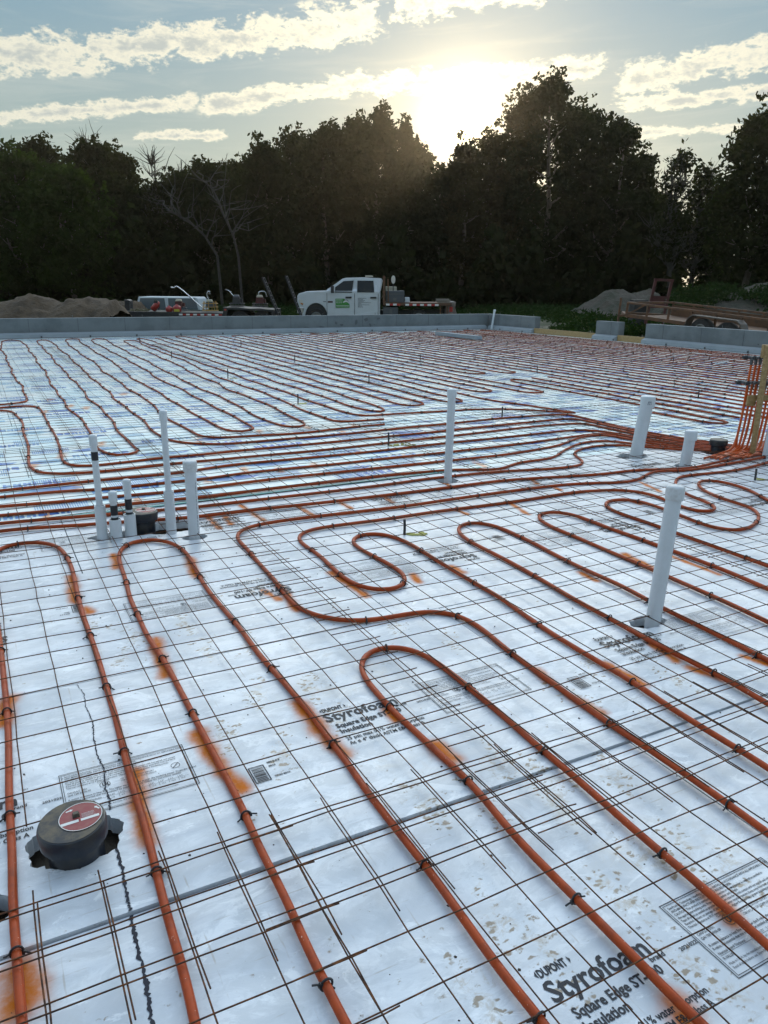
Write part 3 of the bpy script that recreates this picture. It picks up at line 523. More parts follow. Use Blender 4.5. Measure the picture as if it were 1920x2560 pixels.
# lettering printed on the white boards ------------------------------------------------
def text_mesh(parts):
    """parts: (string, x, y, size, bold offset, x-scale, shear) -> one flat mesh"""
    VV, FF, n = [], [], 0
    for s, x, y, size, off, xs, sh in parts:
        cu = bpy.data.curves.new('t', 'FONT'); cu.body = s; cu.size = size; cu.offset = off; cu.resolution_u = 2; cu.shear = sh
        ob = bpy.data.objects.new('t', cu); COL.objects.link(ob); dg = bpy.context.evaluated_depsgraph_get()
        me = bpy.data.meshes.new_from_object(ob.evaluated_get(dg))
        vv = [(q.co.x*xs+x, q.co.y+y, 0) for q in me.vertices]
        FF += [tuple(i+n for i in p.vertices) for p in me.polygons]; VV += vv; n += len(vv)
        bpy.data.objects.remove(ob); bpy.data.curves.remove(cu); bpy.data.meshes.remove(me)
    return VV, FF
def frame_q(x0, y0, x1, y1, w):
    V = []; F = []
    for a, b_, c, d in ((x0, y0, x1, y0+w), (x0, y1-w, x1, y1), (x0, y0+w, x0+w, y1-w), (x1-w, y0+w, x1, y1-w)):
        k = len(V); V += [(a, b_, 0), (c, b_, 0), (c, d, 0), (a, d, 0)]; F.append((k, k+1, k+2, k+3))
    return V, F
def ring_q(x, y, r, w, n=28):
    V = []; F = []
    for i in range(n):
        a = 2*math.pi*i/n; V += [(x+r*math.cos(a), y+r*math.sin(a), 0), (x+(r-w)*math.cos(a), y+(r-w)*math.sin(a), 0)]
    for i in range(n): j = (i+1) % n; F.append((2*i, 2*j, 2*j+1, 2*i+1))
    return V, F
pm = MB()
pm.add(*text_mesh([('DUPONT', .012, .045, .030, .0012, .62, 0), ('Styrofoam', 0, -.018, .074, .0016, .92, 0), ('brand', .262, -.036, .020, .0004, .95, 0),
                   ('Square Edge ST-100', .018, -.068, .036, .0010, .86, 0), ('Insulation', .018, -.103, .036, .0010, .86, 0),
                   ('25 psi; max 0.1% water absorption', .018, -.148, .0265, .0005, .80, 0), ('At \u2264 4" thick, ASTM E84 Class A', .018, -.176, .0265, .0005, .80, 0),
                   ('2021022', .345, -.045, .014, .0003, 1.1, 0), ('TM', .30, .045, .010, 0, 1, 0)]))
pm.add([(.004, .056, 0), (.010, .066, 0), (.010, .046, 0), (.098, .066, 0), (.104, .056, 0), (.098, .046, 0)], [(0, 2, 1), (3, 5, 4)])
BX0, BY0, BX1, BY1 = .40, -.155, .775, .075
pm.add(*frame_q(BX0, BY0, BX1, BY1, .0022)); pm.add(*frame_q(BX0+.006, BY0+.006, BX1-.006, BY1-.006, .0014))
SMALL = ['See Product Technology / Handling Instructions. INSTALL IN ACCORDANCE WITH ALL APPLICABLE CODES', 'AND MANUFACTURER INSTRUCTIONS TO INSURE PROPER', 'CAUTION: This product is combustible. A protective or thermal barrier is required as specified in',
         'the appropriate building code. Protect from weather and sunlight.', 'Tape all joints as needed to provide a tight vapor retarder. Avoid contact with hot asphalt and solvent.',
         'Recycled content: an average of 20% pre-consumer recycled content. Keep away from heat and flame.', 'Thermal resistance at 75 F mean temperature. Higher R-value means greater insulating power.']
tx = [(s, BX0+.014, BY1-.020-.0105*i, .0098, .0001, .80, 0) for i, s in enumerate(SMALL)]
tx += [('CAN/ULC S701', BX0+.014, BY1-.108, .010, .0001, .85, 0), ('QAI TER 09/06-09', BX0+.014, BY1-.120, .010, .0001, .85, 0), ('UL', BX0+.112, BY1-.113, .021, .0008, .9, 0), ('CLASSIFIED', BX0+.100, BY1-.090, .008, 0, .9, 0),
       ('SEE UL EVALUATION REPORT', BX0+.165, BY1-.103, .0095, 0, .8, 0), ('CERTIFICATE OF COMPLIANCE', BX0+.165, BY1-.114, .0095, 0, .8, 0)]
for i, s in enumerate(['R means resistance to heat flow. The higher the R-value, the greater the insulating power. To get the marked', 'R-value, it is essential that this insulation be installed properly. Follow the instructions carefully.',
                       'Nominal Board Thickness', 'R-VALUE']): tx.append((s, BX0+.014, BY1-(.142, .153, .168, .182)[i], .0105, .0001, .80, 0))
for i, (a, c) in enumerate(zip(('0.50"', '0.75"', '1.0"', '1.5"', '2.0"', '2.5"', '3.0"', '4.0"'), ('2.8', '4.0', '5.0', '7.5', '10.0', '12.5', '15.0', '20.0'))):
    tx += [(a, BX0+.125+i*.029, BY1-.168, .0095, 0, .8, 0), (c, BX0+.127+i*.029, BY1-.182, .0095, 0, .8, 0)]
tx += [('Made in U.S.A. by the manufacturer. All rights reserved.', BX0+.014, BY1-.197, .0095, 0, .8, 0), ('Read all labels before use. Store flat and keep dry until installed. Do not leave exposed to sunlight.', BX0+.014, BY1-.208, .0095, 0, .8, 0)]
pm.add(*text_mesh(tx)); pm.add(*ring_q(BX0+.120, BY1-.106, .0155, .0016)); pm.add(*ring_q(BX1-.045, BY1-.105, .014, .0016))
for i in range(8): pm.add([(BX0+.121+i*.029, BY1-.186, 0), (BX0+.1218+i*.029, BY1-.186, 0), (BX0+.1218+i*.029, BY1-.160, 0), (BX0+.121+i*.029, BY1-.160, 0)], [(0, 1, 2, 3)])
pm.add([(BX0+.014, BY1-.171, 0), (BX1-.02, BY1-.171, 0), (BX1-.02, BY1-.1702, 0), (BX0+.014, BY1-.1702, 0)], [(0, 1, 2, 3)])
pm.add([(BX1-.056, BY1-.116, 0), (BX1-.0545, BY1-.1175, 0), (BX1-.034, BY1-.094, 0), (BX1-.0355, BY1-.0925, 0)], [(0, 1, 2, 3)])
# bar code to the left
pm.add(*frame_q(-.325, -.235, -.275, -.150, .0035))
y = -.229
while y < -.158:
    w = random.choice((.0012, .0012, .0022, .0034)); pm.add([(-.318, y, 0), (-.282, y, 0), (-.282, y+w, 0), (-.318, y+w, 0)], [(0, 1, 2, 3)]); y += w+random.choice((.0012, .0018, .003))
pm.add(*text_mesh([('000 0 8 8', -.262, -.150, .011, .0005, 1, 0), ('0010', -.262, -.170, .011, .0005, 1, 0), ('STG0 8010', -.262, -.226, .011, .0003, 1, 0)]))
pr = pm.build('printed_lettering', INK)
COL.objects.unlink(pr)
def prints(bd, starts, v, z, flip=False):
    for s in starts:
        c = pr.copy(); COL.objects.link(c); c.parent = bd; c.location = (s, v, z+.0012); c.rotation_euler = (0, 0, math.pi if flip else 0)

def near_row(v0, v1, seams, starts, vp, flip, z, res, labels, zs=None):
    for i in range(len(seams)-1):
        a, c = seams[i], seams[i+1]
        bd = board(a, v0, c, v1, z, res, FOAM, labels[i])
        prints(bd, [s for s in starts if a < s < c], vp, z, flip)
near_row(-.82, .40, [-1.9, .6, 3.04], [1.0, 2.2], .0, False, -.009, .03, ['white foam board below the lower frame edge on the left', 'white foam board below the lower frame edge on the right'])
near_row(.40, 1.60, [-.66, 1.78, 4.22], [-.33, .92, 2.16, 3.4], .965, False, -.009, .016,
         ['white foam board nearest the camera with large lettering at its right end', 'white foam board at the lower right corner with a big boxed label'])
near_row(1.60, 2.82, [-1.9, -.66, 1.78, 4.22, 6.6], [-.33, .92, 2.19, 3.43], 2.17, False, 0., .016,
         ['white foam board just outside the left edge behind the open cap', 'white foam board with the long black crack and the label left of centre', 'white foam board with lettering just in front of the leaning white pipe', 'white foam board at the right edge beyond the leaning white pipe'])
near_row(2.82, 4.02, [-1.6, -.80, 1.555, 4.0, 6.4], [-.02, 1.25, 2.35, 3.59, 4.9], 3.36, True, 0., .02,
         ['white foam board with upside down lettering cut off by the left edge', 'white foam board with upside down lettering below the cluster of white pipes', 'white foam board with upside down lettering and the S-shaped pipe bend', 'white foam board at the right edge under the oval pipe loops'])
near_row(4.02, 5.12, [-1.4, .36, 2.8, 5.24, 7.2], [-.2, 1.1, 2.34, 3.62, 4.8, 6.0], 4.62, False, 0., .02,
         ['white foam board strip under the left cluster of white pipes', 'white foam board strip holding the long straight pipes left of centre', 'white foam board strip around the tall middle white pipe', 'white foam board strip under the tied bundle of pipes by the timber post'])
m_ = MB()
pts = np.array([(u, v) for u, v in ((.19, 2.81), (.205, 2.72), (.198, 2.64), (.207, 2.52), (.196, 2.42), (.192, 2.30), (.200, 2.22), (.188, 2.12), (.190, 2.06), (.186, 2.01))])
pts2 = np.array([(.176, 1.84), (.174, 1.74), (.170, 1.64), (.168, 1.603)]); pts3 = np.array([(.168, 1.597), (.164, 1.52), (.163, 1.42), (.158, 1.33), (.150, 1.25), (.148, 1.10), (.140, .9)])
ck = []
for P_, z, w0 in ((pts, .0015, .006), (pts2, .0015, .009), (pts3, -.0075, .011)):
    m_ = MB(); t = np.linspace(0, 1, len(P_)*14); tt = np.linspace(0, 1, len(P_))
    xx = np.interp(t, tt, P_[:, 0])+RNG.normal(0, .0014, len(t)); yy = np.interp(t, tt, P_[:, 1])
    wl = w0*.36*(1+.5*RNG.standard_normal(len(t))).clip(.3, 2); wr = w0*.36*(1+.5*RNG.standard_normal(len(t))).clip(.3, 2)
    if P_ is pts: wl *= np.linspace(.5, 1.2, len(t)); wr *= np.linspace(.5, 1.2, len(t))
    V = np.concatenate([np.stack([xx-wl, yy, 0*xx+z], 1), np.stack([xx+wr, yy, 0*xx+z], 1)]); n_ = len(t)
    m_.add(V, [(i, i+1, n_+i+1, n_+i)[::-1] for i in range(n_-1)])
    par = [o for o in COL.objects if o.get('label') == ('white foam board nearest the camera with large lettering at its right end' if P_ is pts3 else 'white foam board with the long black crack and the label left of centre')][0]
    m_.build('crack', mat('crack_dark', (.016, .018, .030), .8), par)

# pale blue printed film boards beyond
bp = MB(); rr = random.Random(5)
def qd(x0, y0, x1, y1): bp.add([(x0, y0, 0), (x1, y0, 0), (x1, y1, 0), (x0, y1, 0)], [(0, 1, 2, 3)])
for (cx, cy, w, h) in ((.10, .12, .34, .20), (.62, .60, .34, .22), (1.16, .14, .34, .2), (1.70, .62, .34, .2), (.10, .86, .3, .18), (1.2, .88, .3, .18), (2.02, .10, .3, .2)):
    x = cx
    while x < cx+w:                                            # short columns of small type
        y = cy; 
        while y < cy+h:
            l = rr.uniform(.01, .04); qd(x, y, x+.007, min(y+l, cy+h)); y += l+.008
        x += .0155
for (cx, cy, s) in ((.55, .16, .16), (1.62, .20, .16), (1.10, .62, .18), (.06, .50, .17), (2.05, .55, .16)):   # big emblem of two bands
    for k in range(4):
        V = []; n_ = 9
        for i in range(n_):
            a = math.pi*(.15+.7*i/(n_-1)); r1 = s*(1-.2*k); r2 = r1-s*.15
            V += [(cx+s*1.1+r1*1.5*math.cos(a), cy+r1*math.sin(a), 0), (cx+s*1.1+r2*1.5*math.cos(a), cy+r2*math.sin(a), 0)]
        bp.add(V, [(2*i, 2*i+2, 2*i+3, 2*i+1) for i in range(n_-1)])
for (cx, cy) in ((.50, .42), (1.56, .47), (1.0, .90), (.02, .75), (.9, .05)):                                   # heavy block letters
    for k in range(7):
        x = cx+k*.068; qd(x, cy, x+.022, cy+.11); qd(x+.022, cy+rr.choice((0, .04)), x+.052, cy+rr.choice((.06, .09)))
        if rr.random() < .6: qd(x+.036, cy, x+.054, cy+.11)
bpo = bp.build('blue_printing', BLUEINK); COL.objects.unlink(bpo)
far_lab = 'pale blue-printed foam insulation board in the far part of the floor under rusty mesh'
row = 0; v = 5.12
while v < 22.5:
    v1 = min(v+1.22, 22.55); u = -3.4+(row % 2)*1.22
    while u < 15.98:
        u1 = min(u+2.44, 15.98)
        if v1 > .718*u-1.5 and u1 > -1.6 and u1-u > .2:
            bd = board(u, v, u1, v1, -.001, .05 if v < 11 and u < 5 else 5, FILM, far_lab, 'pale printed foam boards covering the far floor')
            if u1-u > 2.4 and v1-v > 1.2:
                c = bpo.copy(); COL.objects.link(c); c.parent = bd
                fl = (row+int(u)) % 2; c.location = ((u1-.03) if fl else u+.03, (v1-.04) if fl else v+.04, .0005); c.rotation_euler = (0, 0, math.pi if fl else 0)
        u += 2.44
    v += 1.22; row += 1
m_ = MB(); m_.box(.3, 5.1, .001, 3.6, 5.135, .006); tag(m_.build('film_edge_strip', TEAL), 'teal edge strip where the white boards meet the printed ones', 'strip')

# ------------------------------------------------------------------ tubing
def smooth(pts, stepl, rounds=2):
    P = np.array(pts, float)
    d = np.r_[True, np.linalg.norm(np.diff(P, axis=0), axis=1) > .03]; P = P[d]
    for _ in range(rounds):
        Q = [P[0]]
        for a, c in zip(P[:-1], P[1:]): Q += [a*.75+c*.25, a*.25+c*.75]
        Q.append(P[-1]); P = np.array(Q)
    s = np.r_[0, np.cumsum(np.linalg.norm(np.diff(P, axis=0), axis=1))]
    n = max(2, int(s[-1]/stepl)); t = np.linspace(0, s[-1], n)
    return np.stack([np.interp(t, s, P[:, k]) for k in range(P.shape[1])], 1), t
def visible(u, v, m=.8): return v > .718*u-m and u > -.6 and v > .5
TIEN = MB(); a = np.linspace(0, 2*math.pi, 15)[:-1]
ring = [(0, .0135*math.cos(t), .0150*math.sin(t)+.0015) for t in a]
ring.append(ring[0]); TIEN.tube(ring, .0029, 6, False); TIEN.box(-.004, .010, -.006, .004, .018, .004); TIEN.tube([(0, .014, 0), (.002, .022, -.002), (.004, .032, -.006)], .0024, 5)
TIEN.tube([(0, -.013, .0), (.001, -.02, -.004), (0, -.026, -.006)], .0022, 5)
tie0 = TIEN.build('cable_tie', TIE); COL.objects.unlink(tie0)
NT = [0]
def pipe(key, pts, label, group=None, near=True, name='heating_pipe', zs=None):
    P, t = smooth(pts, .03 if near else .10)
    if near and len(P) > 12:
        kk = np.array([1, 2, 3, 3, 3, 2, 1.]); kk /= kk.sum()
        for _ in range(2):
            E = np.concatenate([2*P[:1]-P[3:0:-1], P, 2*P[-1:]-P[-2:-5:-1]]); P = np.stack([np.convolve(E[:, q], kk, 'valid') for q in (0, 1)], 1)
    if not near:
        k = np.sin(t*5.1+P[0, 0]*9)*.010+np.sin(t*2.3+P[0, 0]*5)*.014
        T = np.gradient(P, axis=0); T /= np.linalg.norm(T, axis=1)[:, None]+1e-9
        P = P+np.stack([-T[:, 1], T[:, 0]], 1)*k[:, None]
    z = .0112+.0015*np.sin(t*3.7)
    o = MB().tube(np.c_[P, z], .0110 if near else .0113, 10 if near else 6).build(name, PIPE, None, smooth=True)
    tag(o, label, 'heating pipe', group)
    cand = []; s = .18+random.random()*.3
    T = np.gradient(P, axis=0)
    while s < t[-1]:
        i = int(np.searchsorted(t, s)); i = min(i, len(P)-1); u, v = P[i]
        if visible(u, v) and v < 22.5: cand.append((math.hypot(u, v), i))
        s += random.uniform(.40, .62)
    cand.sort(); bulk = MB(); nb = 0
    for k, (d, i) in enumerate(cand):
        an = math.atan2(T[i][1], T[i][0])
        if d < 8.5 and k < 100:
            c = tie0.copy(); COL.objects.link(c); c.parent = o; c.location = (P[i][0], P[i][1], z[i]); c.rotation_euler = (random.uniform(-.5, .5), 0, an+random.uniform(-.12, .12)+(math.pi if random.random() < .5 else 0)); NT[0] += 1
        else:
            q = Matrix.Translation((P[i][0], P[i][1], z[i])) @ Matrix.Rotation(an, 4, 'Z')
            bulk.box(-.006, -.017, -.012, .006, .017, .0165, q); nb += 1
    if nb: tag(bulk.build('cable_ties', TIE, o), kind='stuff')
    return o
LAB = dict(hairA='orange pipe hairpin at the left edge looping round the top left barcode', hairB='orange pipe hairpin with its bend just in front of the white pipe cluster', hairC='orange pipe hairpin whose bend sits in the centre over the boxed label',
           long5='orange pipe swinging through the wide shallow S in front of the middle bends', long6='orange pipe with the tight U-turn bend over the small grey label left of the stake', hair13='orange pipe hairpin bending just right of the black stake in the foreground',
           hair12='orange pipe hairpin bending left of the leaning white pipe', hair11='orange pipe winding in oval loops behind the leaning white pipe', mid8='orange pipe running straight just behind the left pipe cluster, nearest of the long runs',
           mid7='orange long run passing the foot of the tall middle pipe, hooked at its right', mid6='orange long run that kinks beside the foot of the middle pipe', mid5='orange long run, fifth from the front behind the cluster', mid4='orange long run, second above the blue lettering band',
           mid3='orange long run just below the first big left bend', mid2='orange pipe with the wavy descent on the far left turning into a long run', mid1='orange pipe with the second wavy descent on the left turning into a long run',
           farA='orange pipe snaking from the left wall loops down to the long runs', farB='orange pipe with many close hairpins between the far wall and the middle of the floor')
for k, l in TR.items():
    near = not k.startswith('far')
    pipe(k, l, LAB[k], 'orange floor heating pipes', near)
def serp(us, vn, vf):
    """back-and-forth run over legs us; vn near-end and vf far-end of each hairpin"""
    P = []
    for i, u in enumerate(us):
        down = i % 2 == 0
        a, c = (vf[i], vn[i]) if down else (vn[i], vf[i])
        s = 1 if c > a else -1
        ys = np.arange(a+s*.18, c-s*.18, s*1.1); P += [(u+RNG.normal(0, .012), y) for y in ys]; P.append((u, c-s*.18))
        if i < len(us)-1:
            un = us[i+1]; P += [(u+(un-u)*.2, c-s*.03), ((u+un)/2, c), (un-(un-u)*.2, c-s*.03)]
    return P
Lg = 'orange floor heating pipes'
def legs(u0, n): return [u0+.31*i for i in range(n)]
def rnd(v, n, j=.12): return [v+random.uniform(-j, j) for _ in range(n)]
# second staircase of circuits, feeding the long runs
pipe('', [(6.2, 7.0), (5.6, 7.72), (4.4, 7.76), (3.95, 7.78), (3.78, 7.9), (3.74, 9.), (3.74, 11.), (3.75, 14.), (3.76, 17), (3.8, 20), (3.82, 21.3), (3.95, 21.7), (4.08, 21.3), (4.07, 19), (4.05, 16), (4.05, 12), (4.04, 9), (4.05, 8.2), (4.19, 7.98), (4.34, 8.2), (4.35, 10), (4.36, 14), (4.37, 18), (4.38, 21.6)],
     'orange pipe of the far field leaving the long runs left of centre', Lg, False)
pipe('', serp(legs(4.66, 5), [8.28, 8.27, 8.3, 8.3, 8.25], [22.1, 22.1, 22.0, 22.1, 22.])+[(5.95, 8.0), (6.1, 7.6), (6.25, 7.0)], 'orange far-field pipe with hairpins ending behind the tall middle pipe', Lg, False)
pipe('', serp(legs(6.21, 4), [8.96, 8.96, 8.57, 8.57], rnd(22, 4, .2)), 'orange far-field pipe whose bends point at the tall middle pipe cap', Lg, False)
pipe('', serp([7.14, 7.45, 7.76], [5.73, 5.73, 5.75], [10.1, 10.04, 10.04])[3:], 'orange pipe making the lone bend that opens toward the timber post', Lg, False)
pipe('', serp(legs(7.42, 4), [10.9, 10.9, 10.81, 10.81], rnd(22, 4, .15)), 'orange far-field pipe turning back beyond the lone bend', Lg, False)
pipe('', serp(legs(8.66, 6), rnd(5.4, 6), rnd(22, 6, .15)), 'orange far-field pipe running toward the timber post', Lg, False)
pipe('', serp(legs(8.05, 2), [5.6, 5.6], [10.3, 10.3]), 'orange pipe pair passing just behind the black-capped stub', Lg, False)
pipe('', serp(legs(10.52, 6), rnd(6., 6), rnd(22, 6, .15)), 'orange far-field pipe under the grey block lying on the floor', Lg, False)
pipe('', serp(legs(12.38, 6), rnd(7., 6), rnd(22, 6, .15)), 'orange far-field pipe between the grey block and the right wall', Lg, False)
pipe('', serp(legs(14.24, 5), rnd(8., 5), [22.2, 22.2, 22.1, 22.1, 22.1]), 'orange far-field pipe running alongside the right wall ledge', Lg, False)
# wavy supply pairs gathering at the manifold
for k in range(9):
    o_ = .045*k
    q = [(8.9+.02*k, 5.2-.3*o_), (8.0, 4.95+o_*.6), (7.2, 4.75+o_*.5), (6.6, 4.62+o_*.5), (6.25+.03*k, 4.58+.4*o_)]
    pipe('', q, 'orange feed pipe lying beyond the timber post, one of the tied bunch', 'orange feed pipes bunched behind the timber post', True, 'feed_pipe')

# ------------------------------------------------------------------ welded wire mesh
CLEAR = [(.077, 1.89, .118), (.79, 4.66, .11), (5.95, 4.72, .09)]
def wire_sheet(u0, u1, v0, v1, pu, pv, label, group, zo=0., rot=0.):
    mb = MB(); g = .1524; c, s = math.cos(rot), math.sin(rot); cu, cv = (u0+u1)/2, (v0+v1)/2
    n0 = math.ceil((u0+.02-pu)/g); n1 = math.floor((u1-.02-pu)/g); m0 = math.ceil((v0+.02-pv)/g); m1 = math.floor((v1-.02-pv)/g)
    us_ = pu+g*np.arange(n0, n1+1); vs_ = pv+g*np.arange(m0, m1+1)
    ph = random.random()*9
    def zf(u, v): return .0262+zo+.0022*math.sin(u*4.1+v*1.7+ph)+.0016*math.sin(v*5.3-u*2.9+ph)
    def put(line, r):
        P = []
        for u, v, z in line:
            x, y = cu+(u-cu)*c-(v-cv)*s, cv+(u-cu)*s+(v-cv)*c
            P.append((x, y, z))
        keep = [visible(p[0], p[1], 1.1) and p[1] < 22.54 and p[0] < 15.85 and not any(math.hypot(p[0]-a, p[1]-b_) < r_ for a, b_, r_ in CLEAR) for p in P]
        i = 0
        while i < len(P):
            if not keep[i]: i += 1; continue
            j = i
            while j+1 < len(P) and keep[j+1]: j += 1
            if j > i:
                near = min(math.hypot(P[i][0], P[i][1]), math.hypot(P[j][0], P[j][1]))
                mb.tube(P[i:j+1], r, 6 if near < 4.5 else (4 if near < 9 else 3), near < 4.5)
            i = j+1
    far = math.hypot(cu, cv) > 9
    st = 2 if far else 1
    for u in us_:
        vv = np.r_[v0, vs_[::st], v1]; w = RNG.normal(0, .0016, len(vv)) if not far else RNG.normal(0, .003, len(vv))
        put([(u+w[k], y, zf(u, y)-.0022) for k, y in enumerate(vv)], .0020 if not far else .0016)
    for v_ in vs_:
        uu = np.r_[u0, us_[::st], u1]; w = RNG.normal(0, .0016, len(uu))
        put([(x, v_+w[k], zf(x, v_)+.0022) for k, x in enumerate(uu)], .0020 if not far else .0016)
    if mb.n: tag(mb.build('wire_mesh_sheet', WIRE), label, 'wire mesh', group)
LB = ((-1.83, .61), (.43, 2.87), (2.69, 5.13)); nm = ('left corner', 'middle', 'right corner')
D_U = .572; D_V = 1.224
for i, (a, c) in enumerate(LB): wire_sheet(a, c, -.6, 1.755, D_U if i != 1 else D_U, D_V, 'rusty welded wire mesh sheet lying at the %s of the bottom edge' % nm[i], None, 0, .003*(i-1))
for i, (a, c, pu, pv) in enumerate(((-1.07, 1.37, -.181, 3.076), (1.185, 3.62, 1.621, 2.872), (3.43, 5.87, 3.50, 2.99), (5.68, 8.1, 5.75, 2.95))):
    wire_sheet(a, c, 1.285, 7.38, pu, pv, 'rusty welded wire mesh sheet in the %s' % ('left foreground around the red-labelled cap', 'middle foreground around the central pipe bends', 'right foreground around the leaning white pipe', 'right behind the timber post')[i], None, .0025*(i % 2), (.0, .002, -.002, .003)[i])
gm = 'rusty wire mesh sheets covering the far floor'
for r, (va, vb) in enumerate(((7.2, 13.3), (13.12, 19.2), (19.0, 22.54))):
    u = -1.6+.8*r
    while u < 15.8:
        if vb > .718*u-1: wire_sheet(u, min(u+2.44, 15.86), va, vb, u+.07, va+.05, 'rusty welded wire mesh sheet in the far part of the floor', gm, .0025*((int(u*2)) % 2), random.uniform(-.004, .004))
        u += 2.26
# ------------------------------------------------------------------ pipes standing in the floor
def pvc(loc, h, r, label, sleeve=None, cap=True, bands=(), lean=(0, 0), capr=1.16, caph=.055, marks=False, capmat=None):
    root = empty('pvc_pipe', (loc[0], loc[1], -.04), 0, label, 'pipe', 'white plastic pipes standing up from the floor')
    hb = h+.04; z0 = 0
    def P(z): return (lean[0]*z/hb, lean[1]*z/hb, z)
    m_ = MB(); m_.tube([P(0), P(hb*.5), P(hb-.02)], r, 20); m_.build('pipe_wall', PVC, root)
    if sleeve:
        sr, sh = sleeve; m2 = MB(); m2.lathe([(sr, 0), (sr, sh+.04), (sr-.005, sh+.04), (sr-.005, sh-.03), (r*.8, sh-.03)], P(0), 24, cap=False); o = m2.build('sleeve', PVC, root); o.data.polygons.foreach_set('use_smooth', [True]*len(o.data.polygons)); sm(o)
    if cap:
        c = MB(); x, y, z = P(hb); rc = r*capr+.0015
        prof = [(r+.0005, -caph), (rc, -caph), (rc*1.0, -.006), (rc*.97, .000), (rc*.88, .0045), (rc*.6, .008), (.001, .0095)]
        c.lathe(prof, (x, y, z), 24, cap=False); o = c.build('end_cap', capmat or PVC, root, smooth=True); sm(o)
    for a, b_ in bands:
        m3 = MB(); m3.tube([P(a+.04), P(b_+.04)], r+.0012, 20, False); o = m3.build('black_tape', TAPE, root, smooth=True)
    if marks:
        m4 = MB(); z = .06
        while z < hb-.12:
            l = random.uniform(.008, .025); a = -1.05
            x, y, _ = P(z)
            for w in (0,): m4.add([(x+(r+.0008)*math.cos(a+t)*1, y+(r+.0008)*math.sin(a+t), zz) for t, zz in ((0, z), (.10, z), (.10, z+l), (0, z+l))], [(0, 1, 2, 3)])
            z += l+.006
        m4.build('printed_marking', PVCIN, root)
    return root
def sm(o):
    me = o.data; me.polygons.foreach_set('use_smooth', [True]*len(me.polygons))
    me.set_sharp_from_angle(angle=R_(40))
def pvc_fix():
    for o in COL.objects:
        if o.name.startswith('pipe_wall'): sm(o)
pvc((.54, 4.57), .61, .0185, 'tall thin white pipe with one black band, leftmost of the cluster', sleeve=(.031, .20), bands=((.47, .52),), marks=False)
pvc((.612, 4.53), .28, .0195, 'shortest white pipe of the cluster, black-banded, second from the left', sleeve=(.034, .12), bands=((.145, .205), (.112, .132)))
pvc((.70, 4.56), .335, .0195, 'white banded pipe standing between the shortest pipe and the open black cap', sleeve=(.034, .13), bands=((.16, .225), (.132, .145)), marks=False)
pvc((.925, 4.50), .735, .0185, 'tallest thin white pipe rising from a wide sleeve right of the black cap', sleeve=(.030, .26))
pvc((1.03, 4.37), .455, .0335, 'thick white capped pipe at the right end of the cluster', marks=True, capmat=PVCD)
pvc((3.12, 4.87), .70, .030, 'lone tall white pipe in the middle of the floor', lean=(.012, .0))
pvc((5.13, 4.92), .53, .056, 'thickest white pipe with handwriting on its cap, behind the pipe bundle', marks=True, lean=(.06, -.02), capr=1.1, caph=.09)
pvc((5.21, 4.44), .30, .045, 'short stout white pipe left of the black-capped stub', marks=True, lean=(.02, -.01), capr=1.1, caph=.075)
pvc((2.575, 2.265), .62, .0335, 'leaning white pipe with a dirty cap in the right foreground', lean=(.045, .0), marks=True, capmat=PVCD)
pvc((6.14, 4.36), .33, .037, 'white pipe standing directly in front of the timber post', lean=(.02, -.01))
pvc((15.82, 22.25), .66, .035, 'thin white pipe leaning by the far wall corner', lean=(.10, 0))
pvc((-.15, 1.76), .02, .030, 'white pipe stub just inside the left edge beside a ragged cut-out')
pvc_fix()
m_ = MB(); t4 = [o for o in COL.objects if o.get('label', '').startswith('thickest white pipe')][0]
VV, FF = text_mesh([('m719', 0, 0, .062, .0008, .8, .2)])
vv = []
for x, y, _ in VV:
    a = -2.35+x/.064; vv.append((.056+.064*math.cos(a), -.018+.064*math.sin(a), .57-.065+y))
m_.add(vv, FF); m_.build('handwriting', PVCIN, t4)

